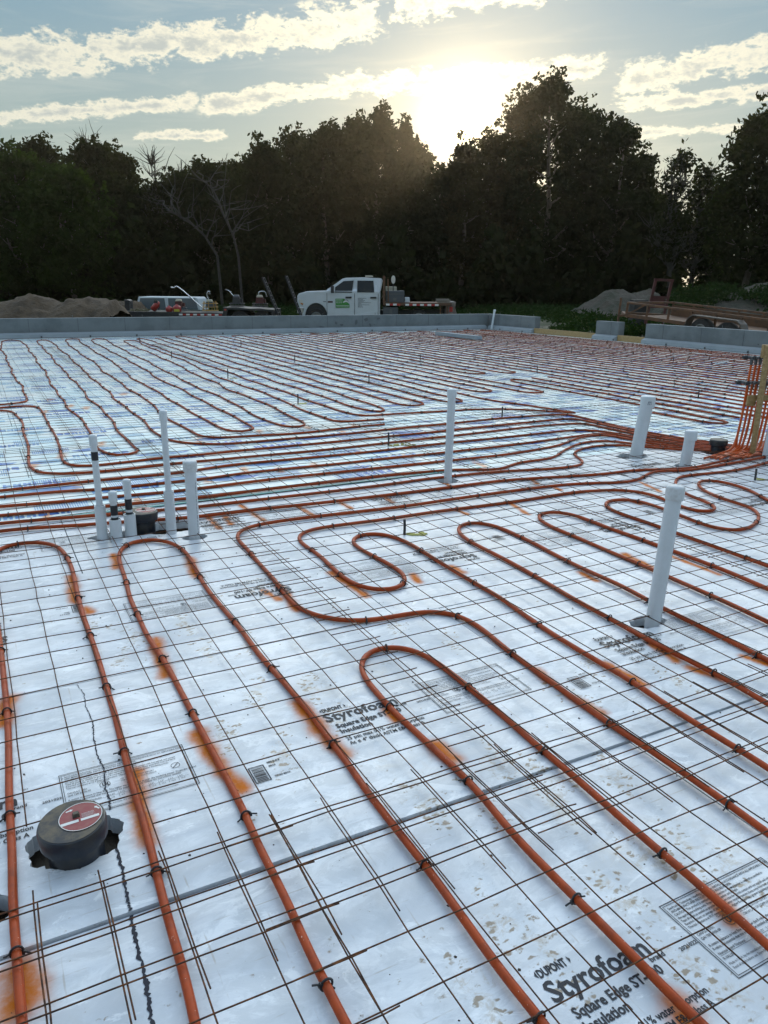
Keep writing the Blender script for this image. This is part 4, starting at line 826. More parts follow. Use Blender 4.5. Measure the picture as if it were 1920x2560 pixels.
# ------------------------------------------------------------------ black drain caps
def drain(loc, label, s=1., tilt=(0, 0), dirty=False, wings=True):
    root = empty('drain_cap', (loc[0], loc[1], -.10), 0, label, 'drain cap')
    Mt = Matrix.Translation((0, 0, loc[2]+.10)) @ Matrix.Rotation(tilt[0], 4, 'X') @ Matrix.Rotation(tilt[1], 4, 'Y')
    r = .085*s
    m_ = MB(); m_.lathe([(r*.94, -.24), (r*.96, -.03), (r*1.0, -.028), (r*1.0, -.02)], (0, 0, 0), 40, Mt, False); sm(m_.build('hub_body', ABS, root))
    m_ = MB(); m_.lathe([(r*1.03, -.022), (r*1.16, -.018), (r*1.18, .022), (r*1.14, .030), (r*1.08, .0325), (.001, .0325)], (0, 0, 0), 48, Mt, False); sm(m_.build('lid', [ABS], root))
    m_ = MB(); m_.lathe([(r*1.10, .0330), (.001, .0334)], (0, 0, 0), 48, Mt, False); m_.build('lid_face', ABSD, root)
    if not dirty:
        cx, cy, lr = r*.32, r*.06, r*.74; z = .0345
        m_ = MB(); m_.add([Mt @ Vector((cx+lr*math.cos(t), cy+lr*math.sin(t), z)) for t in np.linspace(0, 2*math.pi, 41)[:-1]], [tuple(range(40))])
        lb = m_.build('label_sticker', REDL, root)
        w = MB(); V, F = ring_q(cx, cy, lr, lr*.035, 40)
        w.add([Mt @ Vector((x, y, z+.0006)) for x, y, _ in V], F)
        def q4(x0, y0, x1, y1): w.add([Mt @ Vector((x, y, z+.0006)) for x, y in ((x0, y0), (x1, y0), (x1, y1), (x0, y1))], [(0, 1, 2, 3)])
        q4(cx-lr*.93, cy-lr*.36, cx-lr*.12, cy-lr*.17); q4(cx-lr*.02, cy-lr*.36, cx+lr*.82, cy-lr*.19)
        for ax, ay, sg in ((-.45, .62, 1), (.80, .28, 1)):      # turn arrows
            A = Matrix.Translation((cx+lr*ax, cy+lr*ay, 0)) @ Matrix.Rotation(.15 if ax < 0 else 2.2, 4, 'Z')
            L = lr*.16; pl = [(-L, -L*.25), (L*.3, -L*.25), (L*.3, -L*.6), (L*1.1, 0), (L*.3, L*.6), (L*.3, L*.25), (-L, L*.25)]
            w.add([Mt @ (A @ Vector((x, y, z+.0006))) for x, y in pl], [tuple(range(7))])
        for tx_ in ([('OPEN', cx+lr*.15, cy+lr*.58, lr*.26, .0004, .8, .2), ('CAP', cx+lr*.17, cy+lr*.34, lr*.26, .0004, .8, .2)] if s > .9 else []):
            V, F = text_mesh([tx_]); w.add([Mt @ Vector((x, y, z+.0006)) for x, y, _ in V], F)
        for i in range(6): q4(cx+lr*.05, cy+lr*(.14-.055*i), cx+lr*(.62+.1*math.sin(i*3)), cy+lr*(.152-.055*i))
        w.build('label_print', WHITEL, lb)
        m_ = MB(); m_.box(cx-lr*.42, cy+lr*.0, z, cx+lr*.02, cy+lr*.36, z+.011, None, lr*.05); m_ = MB().box(cx-lr*.36, cy-lr*.02, z, cx-lr*.02, cy+lr*.30, z+.010, Mt, .003); m_.build('square_lug', ABSD, root)
    if wings:
        m_ = MB()
        for a in (.2, 2.3, 4.2):
            A = Matrix.Translation((0, 0, loc[2]+.10)) @ Matrix.Rotation(a, 4, 'Z')
            m_.box(r*.9, -.03, -.19, r*1.45, .03, -.155, A, .004)
        m_.build('flanges', ABS, root)
    return root
drain((.077, 1.875, .066), 'large muddy drain cap with a red label in the left foreground', .86, (.04, -.04))
drain((.79, 4.68, .075), 'black drain cap with a faded red label among the white pipes', .96, (0, .03))
drain((5.95, 4.72, .085), 'dirt-covered black drain stub beside the timber post', .78, (0, 0), True)
# soil heaps inside the cut-outs
# ------------------------------------------------------------------ rebar stakes
for i, (u, v, h) in enumerate([(3.73, 20.29, .12), (3.48, 15.72, .14), (3.52, 12.02, .15), (5.68, 18.18, .13), (5.44, 14.05, .14), (3.53, 9.04, .125), (8.04, 18.14, .15), (5.32, 10.63, .13), (3.34, 6.26, .125), (2.17, 3.85, .095), (7.73, 13.21, .15), (5.29, 7.15, .12), (8.65, 10.75, .12), (11.99, 13.72, .14), (12.2, 10.98, .14), (8.68, 7.31, .12), (5.33, 3.85, .09)]):
    lab = {9: 'short black stake in the foreground with a spill of yellow foam', 16: 'short black stake near the timber post, standing in yellow foam', 8: 'black stake in yellow foam among the long runs left of the tall middle pipe', 5: 'black stake with yellow foam among the bends left of centre', 11: 'black stake right of the tall middle pipe'}.get(i)
    o = MB().tube([(u, v, -.03), (u+.002, v, h*.5), (u, v, h)], .0085, 8).build('rebar_stake', BLACKM)
    tag(o, lab or 'short black stake standing upright in the far part of the floor', 'stake', 'black stakes standing in the floor')
    if i in (9, 8, 5, 16, 2):
        m_ = MB()
        for k in range(9 if i != 8 else 16):
            r = random.uniform(.008, .022); a = random.uniform(-.5, .7); d = random.uniform(.0, .14 if i != 8 else .3)
            n_ = 9; cx, cy = u+d*math.cos(a-.2), v+d*math.sin(a-.2)*.6-.01
            m_.lathe([(r*1.2, .0), (r, .0045), (r*.4, .007), (.0005, .0075)], (cx, cy, .0), n_, cap=False)
        m_.build('foam_spill', YFOAM, o, smooth=True)

# ------------------------------------------------------------------ grey block lying on the floor
m_ = MB(); M4 = Matrix.Translation((12.28, 18.9, .03)) @ Matrix.Rotation(R_(91), 4, 'Z'); m_.box(-1.06, -.09, 0, 1.06, .09, .10, M4)
tag(m_.build('curb_block', CONC2, bevel=.006), 'long grey block lying loose on the far floor', 'block')

# ------------------------------------------------------------------ timber stand with heating manifold
root = empty('manifold_stand', (6.14, 4.50, 0), 0, 'raw timber stand at the right edge with a crosspiece on top', 'timber stand')
MB().box(-.045, -.02, 0, .045, .02, .97, Matrix.Rotation(.5, 4, 'Z') @ Matrix.Identity(4)).build('post', WOOD, root, bevel=.002)
MB().box(-.02, .025, .86, .9, .064, .975, Matrix.Rotation(-.35, 4, 'Z')).build('crosspiece', WOOD, root, bevel=.002)
MB().box(.80, -.02, 0, .88, .02, .86, Matrix.Rotation(-.35, 4, 'Z')).build('post', WOOD, root, bevel=.002)
MB().box(-.05, .066, .48, .85, .085, .53, Matrix.Rotation(-.35, 4, 'Z')).build('brace', WOOD, root, bevel=.002)
MB().box(-.10, .03, .44, -.02, .05, .53, Matrix.Rotation(-.35, 4, 'Z')).build('bracket', WOOD, root)
mr = empty('heating_manifold', (6.10, 4.58, 0), -.35, 'steel heating manifold with valves mounted behind the timber post', 'manifold')
for z, x0 in ((.86, -.05), (.64, -.08)):
    m_ = MB(); m_.tube([(x0, .05, z), (.8, .05, z)], .014, 14); m_.build('header_rail', STEEL, mr, smooth=True)
    m_ = MB(); m_.lathe([(.020, 0), (.020, .022), (.014, .026), (.014, .04)], n=12, M=Matrix.Translation((x0, .05, z)) @ Matrix.Rotation(-math.pi/2, 4, 'Y')); m_.lathe([(.012, 0), (.02, .012), (.02, .05), (.008, .06)], n=12, M=Matrix.Translation((x0+.03, .03, z)) @ Matrix.Rotation(math.pi/2, 4, 'X')); m_.build('end_valve', BLACKM, mr)
    for k in range(13):
        x = .0+k*.042; m_ = MB(); m_.lathe([(.011, -.055), (.014, -.03), (.014, .0)], (x, .05, z-.012), 10); m_.lathe([(.016, 0), (.016, .02), (.01, .03)], n=10, M=Matrix.Translation((x, .03, z)) @ Matrix.Rotation(math.pi/2, 4, 'X')); m_.build('valve', STEEL, mr)
MV = Matrix.Translation((6.10, 4.58, 0)) @ Matrix.Rotation(-.35, 4, 'Z')
BRO = mat('clean_orange_tubing', (.62, .10, .012), .32)
for k in range(10):
    for z, dy in ((.86, 0), (.64, .0)):
        if z < .7 and k % 2: continue
        top = MV @ Vector((.0+k*.042, .05, z-.05)); x = top.x; y = top.y
        out = random.uniform(.08, .2); x += random.uniform(-.006, .006)
        P = [(x-out-.35, y+.02-.18*random.random(), .012), (x-out-.10, y-.02, .014), (x-out*.6, y-.01, .035), (x-.055, y, .13), (x-.030, y, .30), (x-.010, y, z*.75), (x, y, z-.05)]
        Q, t = smooth(P, .03)
        tag(MB().tube(Q, .0105, 8).build('riser_tube', BRO, None, smooth=True), 'bright orange tube curving up from the floor to the manifold behind the timber post', 'riser tube', 'orange tubes rising to the manifold')
m_ = MB(); m_.box(-.25, -.04, .018, .10, .04, .035, Matrix.Translation((13.1, 10.6, 0)) @ Matrix.Rotation(.4, 4, 'Z'), .01); m_.box(.14, -.04, .018, .42, .05, .032, Matrix.Translation((13.1, 10.6, 0)) @ Matrix.Rotation(.4, 4, 'Z'), .01)
tag(m_.build('plastic_wrap', mat('clear_wrap', (.6, .62, .64), .15)), 'scrap of clear plastic lying on the mesh near the right wall', 'plastic scrap')

# ------------------------------------------------------------------ vehicles (local x = to the right in view, y = away, z up)
def place(px, d, zg=None):
    u, v = px2g(px, d); return (u, v, gz(u, v) if zg is None else zg)
def wheel(parent, x, y, z, r, w, rim=RIM, nl=8):
    A = Matrix.Translation((x, y, z)) @ Matrix.Rotation(math.pi/2, 4, 'X')
    t = MB(); t.lathe([(r*.60, -w/2), (r*.93, -w/2), (r, -w*.35), (r, w*.35), (r*.93, w/2), (r*.60, w/2)], n=28, M=A, cap=False); o = t.build('tyre', TYRE, parent); sm(o)
    q = MB(); q.lathe([(r*.60, -w*.38), (r*.60, w*.46), (r*.54, w*.47), (r*.50, w*.25), (r*.22, w*.22), (r*.20, w*.40), (.001, w*.42)], n=24, M=A, cap=False)
    for k in range(nl):
        a = k*2*math.pi/nl; q.lathe([(r*.05, w*.24), (r*.05, w*.27), (.001, w*.27)], n=6, M=A @ Matrix.Translation((r*.37*math.cos(a), r*.37*math.sin(a), 0)), cap=False)
    q = q.build('rim', rim, o); sm(q)
    return o
def zx(l, k, x0, z0): return [((x-x0)*k, (z0-y)*k) for x, y in l]
TK = .00533
tr_ = empty('flatbed_truck', place(749, 35.6), -TH, 'white crew cab pickup with a flatbed and a green door sign, facing left', 'pickup truck')
Z = lambda l: zx(l, TK, 163, 506)
# lower body with wheel arch
arch = [(315+92*math.cos(a), 425-108*math.sin(a)) for a in np.linspace(math.pi*.02, math.pi*.98, 14)]
low = Z([(838, 423), (425, 423), (412, 418)]+arch+[(208, 418), (176, 405), (166, 352), (163, 300), (163, 262), (176, 243), (236, 226), (392, 219), (398, 217), (838, 217)])
low = [(x, z) for x, z in low]
MB().prism(low, -.98, .98).build('body', TRUCK, tr_, bevel=.03, recalc=True)
cab = Z([(396, 219), (440, 188), (530, 124), (560, 117), (700, 113), (846, 118), (856, 135), (840, 219)])
m_ = MB(); n_ = len(cab); vv = [(x, -.965 if z < 1.6 else -.80, z) for x, z in cab]+[(x, .965 if z < 1.6 else .80, z) for x, z in cab]
m_.add(vv, [tuple(range(n_)), tuple(range(n_, 2*n_))[::-1]]+[(i, n_+i, n_+(i+1) % n_, (i+1) % n_) for i in range(n_)])
m_.build('cab_roof', TRUCK, tr_, bevel=.02, recalc=True)
def onside(poly, off=.008, th=.012):
    """polygon in local x,z laid on the leaning side window plane"""
    V = []; 
    for o_ in (off, -th):
        for x, z in poly:
            y = -.965-(-.165)*max(0, (z-1.53))/(2.09-1.53) if z > 1.53 else -.98
            V.append((x, y-o_, z))
    n_ = len(poly); return V, [tuple(range(n_)), tuple(range(n_, 2*n_))[::-1]]+[(i, n_+i, n_+(i+1) % n_, (i+1) % n_) for i in range(n_)]
for nme, poly in (('door', [(405, 232), (428, 205), (465, 178), (536, 131), (628, 128), (626, 410), (420, 410), (405, 380)]), ('door', [(634, 128), (796, 128), (812, 150), (822, 232), (820, 380), (806, 410), (632, 410)])):
    P_ = Z(poly); lo_ = [(x, z) for x, z in P_]
    V, F = onside(lo_, .006); d = MB().add(V, F).build(nme, TRUCK, tr_, recalc=True)
    g_ = ([(468, 232), (472, 190), (540, 142), (622, 137), (608, 232)] if nme == 'door' and poly[0][0] == 405 else [(650, 229), (652, 137), (782, 137), (790, 229)])
    V, F = onside(Z(g_), .013); MB().add(V, F).build('window_glass', GLASS, d, recalc=True)
    hx = 556 if poly[0][0] == 405 else 758
    hp = Z([(hx, 276), (hx, 263), (hx+50, 262), (hx+50, 275)]); MB().prism(hp, -1.02, -.985).build('handle', BLACKM, d)
for x in (405, 630, 822):
    P_ = Z([(x-1.5, 405), (x-1.5, 236), (x+1.5, 236), (x+1.5, 405)]); MB().prism(P_, -.992, -.9875).build('door_gap', BLACKM, tr_)
m_ = MB(); wp = Z([(404, 212), (530, 130)]); m_.add([(wp[0][0]-.02, -.80, wp[0][1]+.02), (wp[0][0]-.02, .80, wp[0][1]+.02), (wp[1][0]-.02, .66, wp[1][1]+.0), (wp[1][0]-.02, -.66, wp[1][1])], [(0, 1, 2, 3)]); m_.build('windscreen', GLASS, tr_)
hp = Z([(172, 300), (176, 288), (205, 292), (214, 322), (208, 334), (180, 322)]); MB().prism(hp, -.995, -.80).build('headlight', LAMP, tr_, bevel=.01); MB().prism(hp, .80, .995).build('headlight', LAMP, tr_, bevel=.01)
hp = Z([(190, 322), (190, 314), (212, 322), (208, 334)]); MB().prism(hp, -1.0, -.9965).build('turn_signal', AMBER, tr_)
MB().prism(Z([(158, 400), (158, 350), (200, 350), (220, 356), (206, 400)]), -1.0, 1.0).build('front_bumper', CHROME, tr_, bevel=.02, recalc=True)
MB().prism(Z([(160, 345), (160, 280), (166, 280), (166, 345)]), -.62, .62).build('grille', BLACKM, tr_)
mm = MB().box(.0, -.10, 0, .14, .02, .30, Matrix.Translation((1.47, -1.12, 1.44))).build('wing_mirror', BLACKM, tr_, bevel=.02)
MB().bar((1.54, -1.0, 1.5), (1.54, -1.12, 1.55), .04).build('mirror_arm', BLACKM, mm)
rp = Z([(712, 106), (714, 96), (772, 96), (776, 106)]); MB().prism(rp, -.4, .4).build('roof_beacon', CREAM, tr_, bevel=.01)
inner = [(315+96*math.cos(a), 425-112*math.sin(a)) for a in np.linspace(0, math.pi, 14)]
MB().prism(Z([(412, 430)]+inner+[(214, 430)]), -.90, .90).build('wheel_well', BLACKM, tr_)
for y in (-.86, .86):
    wheel(tr_, (315-163)*TK, y, .40, .40, .26); 
for y in (-.80, .80): wheel(tr_, (1155-163)*TK, y, .40, .40, .42)
# door signs
sg = MB().prism(Z([(476, 351), (474, 280), (546, 279), (560, 300), (588, 322), (588, 349)]), -1.0, -.9885).build('green_sign', GREENS, tr_)
m_ = MB()
def dq(x0, y0, x1, y1, dep=-1.004):
    (a, c), (e, g2) = Z([(x0, y0), (x1, y1)]); m_.add([(a, dep, g2), (e, dep, g2), (e, dep, c), (a, dep, c)], [(0, 1, 2, 3)])
for row, (y0, y1) in enumerate(((285, 297), (302, 316))):
    x = 480
    while x < 530: w = random.choice((3, 5, 6)); dq(x, y0, x+w*.45, y1); dq(x, y0, x+w, y0+2.5); x += w+3
x = 482
while x < 582: dq(x, 331, x+3, 342); dq(x, 331, x+6, 333); x += 8
m_.add([((x-163)*TK, -1.0035, (506-y)*TK) for x, y in ((534, 312), (540, 300), (552, 292), (570, 293), (582, 304), (582, 314), (574, 308), (560, 305), (545, 309))], [tuple(range(9))]); m_.build('sign_lettering', REFW, sg)
m_ = MB(); m_.add([((x-163)*TK, -1.0045, (506-y)*TK) for x, y in ((538, 300), (548, 289), (568, 288), (582, 300), (580, 302), (566, 292), (550, 292))], [tuple(range(7))]); m_.build('sign_outline', INK, sg)
m_ = MB()
for i in range(9):
    w = (70, 42, 60, 48, 108, 30, 96, 36, 44)[i]; x = 657
    while x < 655+w: e = x+random.uniform(4, 10); dq(x, 273+i*8.6, min(e, 655+w), 276.4+i*8.6, -.9925); x = e+2
m_.build('door_lettering', GREY, tr_)
m_ = MB(); dq(412, 299, 452, 312, -.9895); m_.build('badge', REDD, tr_)
m_ = MB(); dq(374, 302, 398, 307, -.9845); m_.build('badge', GREY, tr_)
# flatbed
bedz = (506-306)*TK
MB().prism(Z([(862, 328), (862, 306), (1420, 304), (1420, 326)]), -1.12, 1.12).build('deck', RUSTF, tr_, bevel=.008)
st = MB(); wt = MB(); x = 886
for k, (a, c) in enumerate([(886+i*29, 886+i*29+29) for i in range(4)]+[(1043+i*30, 1043+i*30+30) for i in range(9)]):
    P_ = Z([(a, 329), (a, 314), (c, 314), (c, 329)]); (st if k % 2 else wt).prism(P_, -1.128, -1.122)
st.build('reflector_tape', REFR, tr_); wt.build('reflector_tape', REFW, tr_)
m_ = MB()
for y in (-1.0, 1.0):
    m_.bar(Vector(((868-163)*TK, y, bedz)), Vector(((868-163)*TK, y, 2.14)), .10); m_.bar(Vector(((905-163)*TK, y, bedz)), Vector(((900-163)*TK, y, 2.05)), .05)
m_.bar(Vector(((868-163)*TK, -1.0, 2.14)), Vector(((868-163)*TK, 1.0, 2.14)), .08); m_.bar(Vector(((868-163)*TK, -1.0, 1.6)), Vector(((868-163)*TK, 1.0, 1.6)), .06)
for y in (-.5, 0, .5): m_.bar(Vector(((868-163)*TK, y, bedz)), Vector(((868-163)*TK, y, 2.14)), .05)
m_.build('headache_rack', RUSTF, tr_)
m_ = MB(); m_.lathe([(.001, 0), (.09, .0), (.09, .03), (.001, .035)], n=20, M=Matrix.Translation(((943-163)*TK, -.9, 2.02)) @ Matrix.Rotation(math.pi/2, 4, 'X') @ Matrix.Scale(1.9, 4, (0, 1, 0)), cap=False); m_.build('work_light', LAMP, tr_); MB().bar(((943-163)*TK, -.88, 1.5), ((943-163)*TK, -.88, 1.95), .04).build('light_bracket', BLACKM, tr_)
def cargo(nme, label, cat, poly, y0, y1, m, bev=.02):
    o = MB().prism([(x, z) for x, z in Z(poly)], y0, y1).build(nme, m, None, bevel=bev, recalc=True); o.location = tr_.location; o.rotation_euler = tr_.rotation_euler
    return tag(o, label, cat)
cargo('toolbox', 'dark grey lidded toolbox on the truck flatbed behind the cab', 'toolbox', [(887, 305), (885, 214), (1033, 212), (1036, 305)], -.95, -.35, GREY)
tb = [o for o in COL.objects if o.name == 'toolbox'][0]
m_ = MB(); m_.prism(Z([(884, 243), (884, 238), (1037, 236), (1037, 241)]), -.965, -.952); m_.prism(Z([(944, 290), (944, 270), (970, 270), (970, 290)]), -.965, -.952); m_.build('lid_trim', STEEL, tb)
cargo('storage_box', 'white storage box standing behind the toolbox on the truck bed', 'box', [(880, 304), (880, 180), (972, 182), (977, 304)], -.3, .4, CREAM)
cargo('small_carton', 'small pale box at the right of the toolbox on the truck bed', 'box', [(1040, 304), (1040, 264), (1078, 265), (1080, 304)], -.9, -.5, FIBRE)
MB().prism(Z([(862, 420), (862, 342), (984, 342), (984, 420)]), -1.05, -.45).build('underbody_box', GREY, tr_, bevel=.01); MB().prism(Z([(915, 388), (915, 360), (936, 358), (936, 388)]), -1.06, -1.052).build('latch', STEEL, tr_)
MB().prism(Z([(838, 405), (838, 372), (1390, 360), (1390, 390)]), -.42, .42).build('chassis', BLACKM, tr_)
m_ = MB(); 
for x0 in (1330, 1385): m_.bar(Vector(((x0-163)*TK, -1.05, (506-410)*TK)), Vector(((x0-163)*TK, -1.05, (506-330)*TK)), .05)
m_.build('tail_strut', RUSTF, tr_)
MB().prism(Z([(1372, 405), (1372, 318), (1424, 296), (1456, 296), (1450, 345), (1464, 384), (1464, 404)]), -1.0, 1.0).build('tail_frame', mat('weathered_tail', (.20, .175, .16), .6, noise=(5, .7, (.09, .05, .035))), tr_, bevel=.015, recalc=True)
MB().prism(Z([(1404, 375), (1404, 335), (1430, 335), (1430, 375)]), -1.012, -1.002).build('tail_light', REFR, tr_)
for i in range(7):
    a = (1298+random.uniform(-6, 12), 304-5*i*.8); c = Z([a, (1420-random.uniform(0, 14), 300-5*i*.8)])
    o = MB().box(c[0][0], -.9+.22*(i % 4), bedz+.005+.042*(i//2), c[1][0], -.9+.22*(i % 4)+.15, bedz+.045+.042*(i//2)).build('lumber_board', mat('grey_lumber', (.20, .18, .15), .8), None)
    o.location = tr_.location; o.rotation_euler = tr_.rotation_euler
    tag(o, 'weathered board in the pile at the tail of the truck bed', 'board', 'boards piled on the truck bed')

# equipment trailer
EK = .00520
tl = empty('equipment_trailer', place(281, 34.4), -TH, 'long black equipment trailer with raised ramps and striped side, parked left of the truck', 'trailer')
E_ = lambda l: zx(l, EK, 136, 568)
def ep(nme, poly, y0, y1, m, par=None, bev=0.): return MB().prism(E_(poly), y0, y1).build(nme, m, par or tl, bevel=bev, recalc=True)
ep('side_beam', [(175, 505), (175, 446), (1092, 455), (1092, 508)], -1.05, -.97, BLACKM); ep('side_beam', [(175, 505), (175, 446), (1092, 455), (1092, 508)], .97, 1.05, BLACKM)
ep('deck', [(180, 452), (180, 446), (1090, 455), (1090, 461)], -.965, .965, mat('grey_deck', (.08, .075, .065), .9))
ep('dovetail_deck', [(1090, 460), (1090, 408), (1130, 408), (1500, 424), (1500, 500), (1485, 500), (1478, 436), (1130, 424), (1110, 500), (1094, 508)], -1.12, 1.12, BLACKM)
ep('tongue', [(128, 420), (128, 402), (150, 402), (200, 446), (200, 505), (128, 500)], -.35, .35, BLACKM, None, .02)
ep('coupler', [(100, 480), (100, 468), (130, 468), (130, 480)], -.05, .05, STEEL)
ep('jack_plate', [(246, 446), (246, 358), (268, 358), (284, 366), (284, 446)], -.25, .25, BLACKM)
m_ = MB(); q, _ = smooth([(x, -.5, z) for x, z in E_([(262, 366), (290, 362), (306, 372), (316, 390), (318, 446)])], .03); m_.tube(q, .022, 8); m_.build('hoop_rail', BLACKM, tl, smooth=True)
st = MB(); wt = MB()
for k in range(12): (wt if k % 2 == 0 else st).prism(E_([(730+k*29, 474-.0), (730+k*29, 461), (759+k*29, 461), (759+k*29, 474)]), -1.058, -1.051)
st.build('reflector_tape', REFR, tl); wt.build('reflector_tape', REFW, tl)
ep('marker_post', [(823, 508), (823, 470), (831, 470), (831, 508)], -1.064, -1.059, REFR)
for x in (1222, 1402):
    for y in (-.95, .95): wheel(tl, (x-136)*EK, y, .365, .365, .22, BLACKM)
def ramp(x_top, z_top, x_bot, z_bot, y):
    r_ = MB(); (a, c), (e, g2) = E_([(x_top, z_top), (x_bot, z_bot)])
    w = .26
    for yy in (y-w, y+w): r_.bar((a, yy, c), (e, yy, g2), .10, .06)
    o = r_.build('ramp', BLACKM, tl)
    rg = MB()
    for k in range(9):
        t = (k+.15)/9; rg.bar((a+(e-a)*t, y-w, c+(g2-c)*t), (a+(e-a)*t, y+w, c+(g2-c)*t), .07, .025)
    rg.build('rungs', GREY, o)
    ft = MB(); ft.box(e-.06, y-w-.03, g2-.10, e+.42, y+w+.03, g2-.04); ft.build('foot_plate', BLACKM, o)
ramp(1405, 172, 1530, 478, -.55); ramp(1602, 160, 1735, 520, -.95)
ep('rear_bar', [(1496, 500), (1496, 478), (1740, 500), (1740, 520)], -1.0, -.92, BLACKM)
ep('tail_lamp', [(1100, 432), (1100, 420), (1118, 420), (1118, 432)], -1.13, -1.122, REFR)
def on_tr(o, label, cat, group=None):
    o.location = tl.location; o.rotation_euler = tl.rotation_euler; return tag(o, label, cat, group)
DKZ = (568-450)*EK
# gas cans
def can(x, lab, s=1.):
    (a, z), = E_([(x, 452)]); r = empty('fuel_can'); on_tr(r, lab, 'fuel can', 'red fuel cans on the trailer')
    MB().lathe([(.13*s, 0), (.15*s, .02), (.15*s, .17*s), (.11*s, .21*s), (.05*s, .23*s), (.04*s, .27*s), (.001, .27*s)], (a, -.72, DKZ+.005), 18).build('can_body', REDM, r, smooth=True)
    MB().bar((a-.08, -.72, DKZ+.25*s), (a+.06, -.72, DKZ+.27*s), .03).build('can_handle', REDD, r); return r
can(636, 'smaller red fuel can, left of the pair on the trailer', .95); cc = can(700, 'bigger red fuel can with a yellow sticker on the trailer', 1.15)
m_ = MB(); (a, z), = E_([(704, 440)]); m_.box(a-.10, -.905, DKZ+.02, a+.12, -.895, DKZ+.12); m_.build('yellow_sticker', mat('sticker_yellow', (.5, .45, .06), .5), cc)
(a, z), = E_([(520, 420)]); r = empty('tamping_tool'); on_tr(r, 'red tilted engine tool with black hoses at the left of the fuel cans', 'tool')
MB().lathe([(.09, -.2), (.13, -.18), (.13, .12), (.08, .18), (.04, .24)], n=16, M=Matrix.Translation((a, -.6, DKZ+.22)) @ Matrix.Rotation(.75, 4, 'Y')).build('tank', REDM, r, smooth=True)
m_ = MB(); q, _ = smooth([(a-.05, -.6, DKZ+.35), (a-.02, -.6, DKZ+.5), (a+.10, -.62, DKZ+.45), (a+.20, -.62, DKZ+.25), (a+.12, -.6, DKZ+.08)], .03); m_.tube(q, .018, 6); m_.box(a-.02, -.7, DKZ+.3, a+.12, -.5, DKZ+.45); m_.build('hose', BLACKM, r)
def trowel(x, lab, ring_m, engine_m, hnd, rr=.36, tank=CREAM, y=-.5):
    (a, z), = E_([(x, 450)]); r = empty('power_trowel'); on_tr(r, lab, 'power trowel', 'power trowels loaded on the trailer')
    m_ = MB(); zz = DKZ+.06+(.2 if x > 1092 else 0)
    for h in (0, .15, .30) if ring_m is YEL else (0, .10):
        pts = [(a+(rr-.0*h)*math.cos(t), y+rr*math.sin(t), zz+h) for t in np.linspace(0, 2*math.pi, 25)]; m_.tube(pts, .014, 5, False)
    for t in np.linspace(0, 2*math.pi, 9)[:-1]: m_.bar((a+rr*math.cos(t), y+rr*math.sin(t), zz), (a+rr*.8*math.cos(t), y+rr*.8*math.sin(t), zz+(.38 if ring_m is YEL else .14)), .02)
    m_.build('guard_ring', ring_m, r)
    m_ = MB()
    for t in (0.4, 1.97, 3.54, 5.1): m_.bar((a, y, zz-.02), (a+rr*.85*math.cos(t), y+rr*.85*math.sin(t), zz-.03), .10, .012)
    m_.build('blades', STEEL, r)
    m_ = MB().box(a-.17, y-.15, zz+.12, a+.15, y+.15, zz+.36, None, .02); m_.lathe([(.09, 0), (.09, .08), (.05, .10)], (a-.02, y, zz+.34), 14)
    m_.box(a+.13, y-.08, zz+.15, a+.24, y+.08, zz+.30); m_.build('engine', engine_m, r)
    MB().box(a-.14, y-.13, zz+.365, a+.12, y+.1, zz+.46, None, .03).build('fuel_tank', tank, r, bevel=.02)
    if hnd:
        P = [(a+dx, y+dy, zz+dz) for dx, dy, dz in hnd]; q, _ = smooth(P, .04); m_ = MB(); m_.tube(q, .019, 7); o = m_.build('handle', CHROME, r, smooth=True)
        e = P[-1]; m_ = MB(); m_.tube([(e[0], y-.22, e[2]), (e[0]+.04, y, e[2]+.02), (e[0], y+.22, e[2])], .016, 6); m_.build('grip_bar', BLACKM, o)
    return r
trowel(690, 'engine-driven trowel with a cream tank just behind the fuel cans', BLACKM, REDD, None, .30, CREAM, -.1)
trowel(960, 'yellow-caged power trowel in the middle of the trailer', YEL, GREY, [(-.05, 0, .45), (-.12, 0, .60), (-.10, 0, .75), (.02, 0, .82), (.0, 0, .68)], .33, CREAM, -.45)
trowel(1180, 'dark engine power trowel with handlebars standing over the front trailer wheel', BLACKM, BLACKM, [(-.05, 0, .3), (-.22, 0, .5), (-.3, 0, .62), (-.45, 0, .66)], .33, GREY, -.4)
trowel(1370, 'power trowel with bent chrome handles over the rear trailer wheel', BLACKM, REDD, [(.0, 0, .35), (-.08, 0, .55), (.05, 0, .62), (.26, 0, .60), (.28, 0, .40)], .33, CREAM, -.4)
(p0, q0), (p1, q1) = E_([(640, 258), (905, 435)]); m_ = MB(); q, _ = smooth([(p0-.0, -.3, q0+.0), (p0+.15, -.3, q0-.03), (p0+.22, -.3, q0+.07), (p0+.5, -.3, q0-.12), (p1, -.3, q1)], .05); m_.tube(q, .026, 8)
on_tr(m_.build('trowel_handle', CHROME, None, smooth=True), 'long bare metal handle lying diagonally above the trailer deck', 'handle')
m_ = MB()
for k in range(16): x = E_([(320+k*9, 440)])[0][0]; m_.bar((x, -.8+.1*(k % 3), DKZ+.02), (x+random.uniform(.05, .2), -.7+.1*(k % 2), DKZ+random.uniform(.04, .14)), .05)
on_tr(m_.build('hose_pile', mat('khaki_hose', (.14, .12, .07), .8)), 'low tangled pile of khaki hose at the front of the trailer', 'hose')

